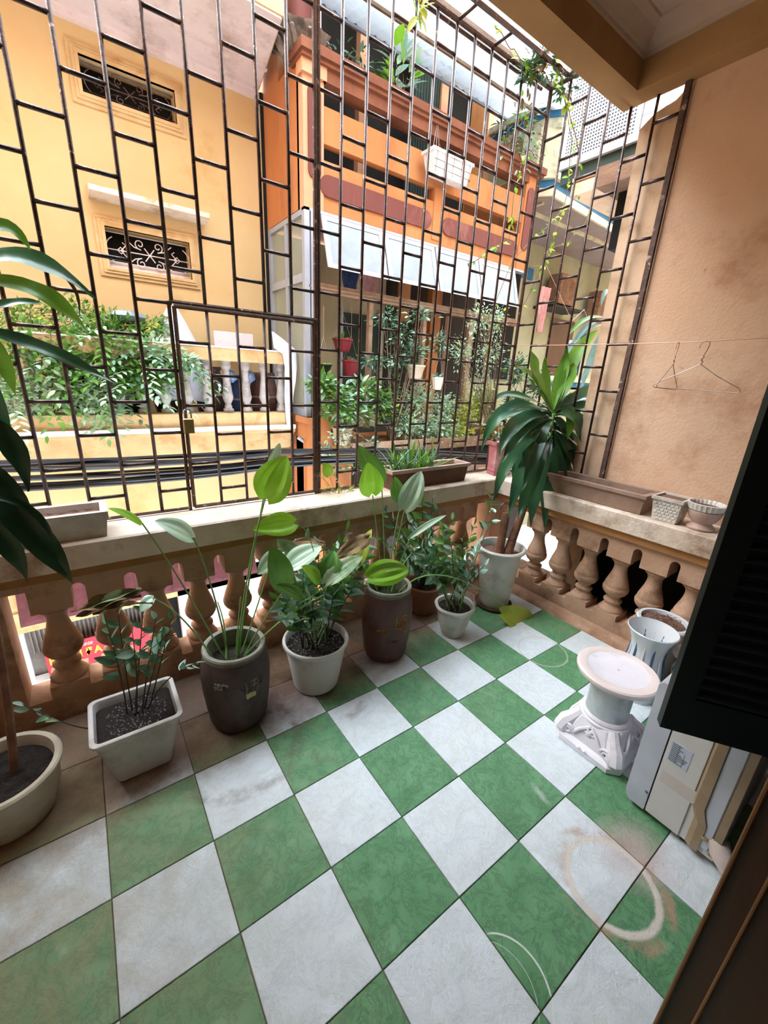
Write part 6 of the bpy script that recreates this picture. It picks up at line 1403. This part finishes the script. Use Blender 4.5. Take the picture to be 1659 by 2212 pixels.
w_ = [((1.985, 2.235), 1.80, 1.96), ]
cols = 7
prof_ = [(1.97, 1.99, 1.965), (1.98, 2.10, 1.90), (1.99, 2.245, 1.80), (2.09, 2.25, 1.74), (2.11, 2.252, 1.60), (2.10, 2.235, 1.45), (2.09, 2.205, 1.28), (2.10, 2.195, 1.10), (2.12, 2.20, .92)]
for x0_, x1_, z_ in prof_:
    for k in range(cols): u = k/(cols-1); vs.append((x0_+(x1_-x0_)*u, 3.625-.02*math.sin(u*5+z_*6)*.7, z_))
MB().add(vs, [(i*cols+j, i*cols+j+1, (i+1)*cols+j+1, (i+1)*cols+j) for i in range(len(prof_)-1) for j in range(cols-1)]).build('cloth', 'cloth_white', cl2, True)
def bjar(label, x, r, h, m, y=4.02):
    t = thing('glazed_jar', label, 'jar', (x, y, .945))
    MB().lathe([(r*.55, 0), (r*.7, .02), (r*.98, h*.45), (r, h*.62), (r*.8, h*.88), (r*.72, h*.92), (r*.84, h*.96), (r*.8, h)], (x, y, .945), 24, capt=True).build('body', m, t, True)
    b = MB(); b.lathe([(r*.99, h*.5), (r*1.015, h*.52), (r*.99, h*.54)], (x, y, .945), 24, capb=False); b.build('band', 'jar_rim', t, True); return t
bjar('big black glazed jar behind the yellow balustrade, left of the blue-lidded one', 1.36, .17, .62, 'jar_black'); bjar('brown glazed jar behind the right-hand balusters of the yellow balcony', 1.99, .17, .58, 'jar_red'); bjar('dark jar behind the leaves on the yellow balcony', .92, .15, .55, 'jar_black'); bjar('black jar behind the hanging vine, left part of the yellow balcony', .50, .17, .6, 'jar_black'); bjar('black jar half hidden by vine at the left edge of the picture', .10, .17, .6, 'jar_black', 4.03)
t = bjar('dark blue jar with blue patterned bags on top, behind the yellow balusters', 1.68, .13, .52, 'cloth_blue')
for dx, s in ((-.10, .07), (.10, .075)):
    MB().lathe([(s*.3, -.07), (s, -.03), (s*1.05, .02), (s*.7, .06), (s*.2, .08)], (1.68+dx, 3.92, 1.47), 12, capt=True).build('blue_bag', 'plastic_blue', t, True)
tag(MB().lathe([(.02, 0), (.10, .01), (.15, .05), (.12, .09), (.02, .11)], (.62, 3.85, 1.93), 18, capt=True, lobes=(5, .12)).build('plastic_bag', 'glass_frost', None, True), 'crumpled grey plastic bag lying on top of the vine on the yellow balcony', 'bag')
# laundry and tubs of the orange house
rr = random.Random(6)
def garment(label, px, py, w, h, y, m, zt=None):
    q = P(px, py, 'y', y); s = px2m(1, q); vs = []; nx, nz = 8, 5
    for i in range(nx+1):
        for j in range(nz+1):
            u = i/nx; v = j/nz; vs.append((q.x+(u-.5)*w*s*(1-.12*v), y+.02*math.sin(u*17+j), q.z-v*h*s-.01*math.sin(u*9)*v))
    return tag(MB().add(vs, [(i*(nz+1)+j, (i+1)*(nz+1)+j, (i+1)*(nz+1)+j+1, i*(nz+1)+j+1) for i in range(nx) for j in range(nz)]).build('garment', m, None, True), label, 'garment')
garment('pink garment hanging inside the window box under the first open window', 800, 590, 46, 40, 3.7, 'cloth_pink'); garment('dark garment hanging left of the pink one in the window box', 757, 585, 40, 40, 3.72, 'cloth_blue')
garment('pink shirt on the line in front of the green house', 1180, 620, 30, 90, 3.0, 'cloth_pink'); garment('navy cloth hanging behind the bluish dracaena', 1262, 715, 14, 90, 2.8, 'cloth_blue'); garment('pale lilac cloth hanging beside the navy one', 1235, 735, 16, 80, 2.8, 'cloth_white')
g_top = [P(1180, 575, 'y', 3.0), P(1235, 695, 'y', 2.8), P(1262, 670, 'y', 2.8)]
tag(MB().tube([(5.80, 3.34, 3.20), g_top[0]+Vector((0, 0, .01)), g_top[1]+Vector((0, 0, .01)), g_top[2]+Vector((0, 0, .01)), (9.0, 3.7, 2.2)], .004, 5).build('clothes_line', 'wire_grey', None, True), 'clothes line sloping from the orange house towards the green one', 'wire')
tub = lambda label, x, y, r, h, m, z=3.2: tag(MB().lathe([(r*.75, 0), (r*.8, .01), (r, h), (r*1.06, h+.01), (r*.95, h)], (x, y, z), 22).build('basin', m, None, True), label, 'basin')
tub('dark blue round tub behind the lower slot of the orange parapet, left end', 2.66, 3.75, .10, .46, 'cloth_blue'); tub('red rimmed basin behind the lower slot of the orange parapet', 3.05, 3.8, .14, .42, 'red_plastic'); tub('wire tray leaning behind the lower slot near the middle post', 3.55, 3.75, .13, .40, 'steel')
tag(MB().lathe([(.16, 0), (.155, .012), (.11, .02), (.001, .02)], (0, 0, 0), 28, capb=False).build('metal_tray', 'steel', None, True), 'round metal tray showing in the upper slot of the orange parapet', 'tray')
o = bpy.data.objects['metal_tray']; o.location = (2.60, 3.62, 4.0); o.rotation_euler = (math.radians(72), 0, 0.2)
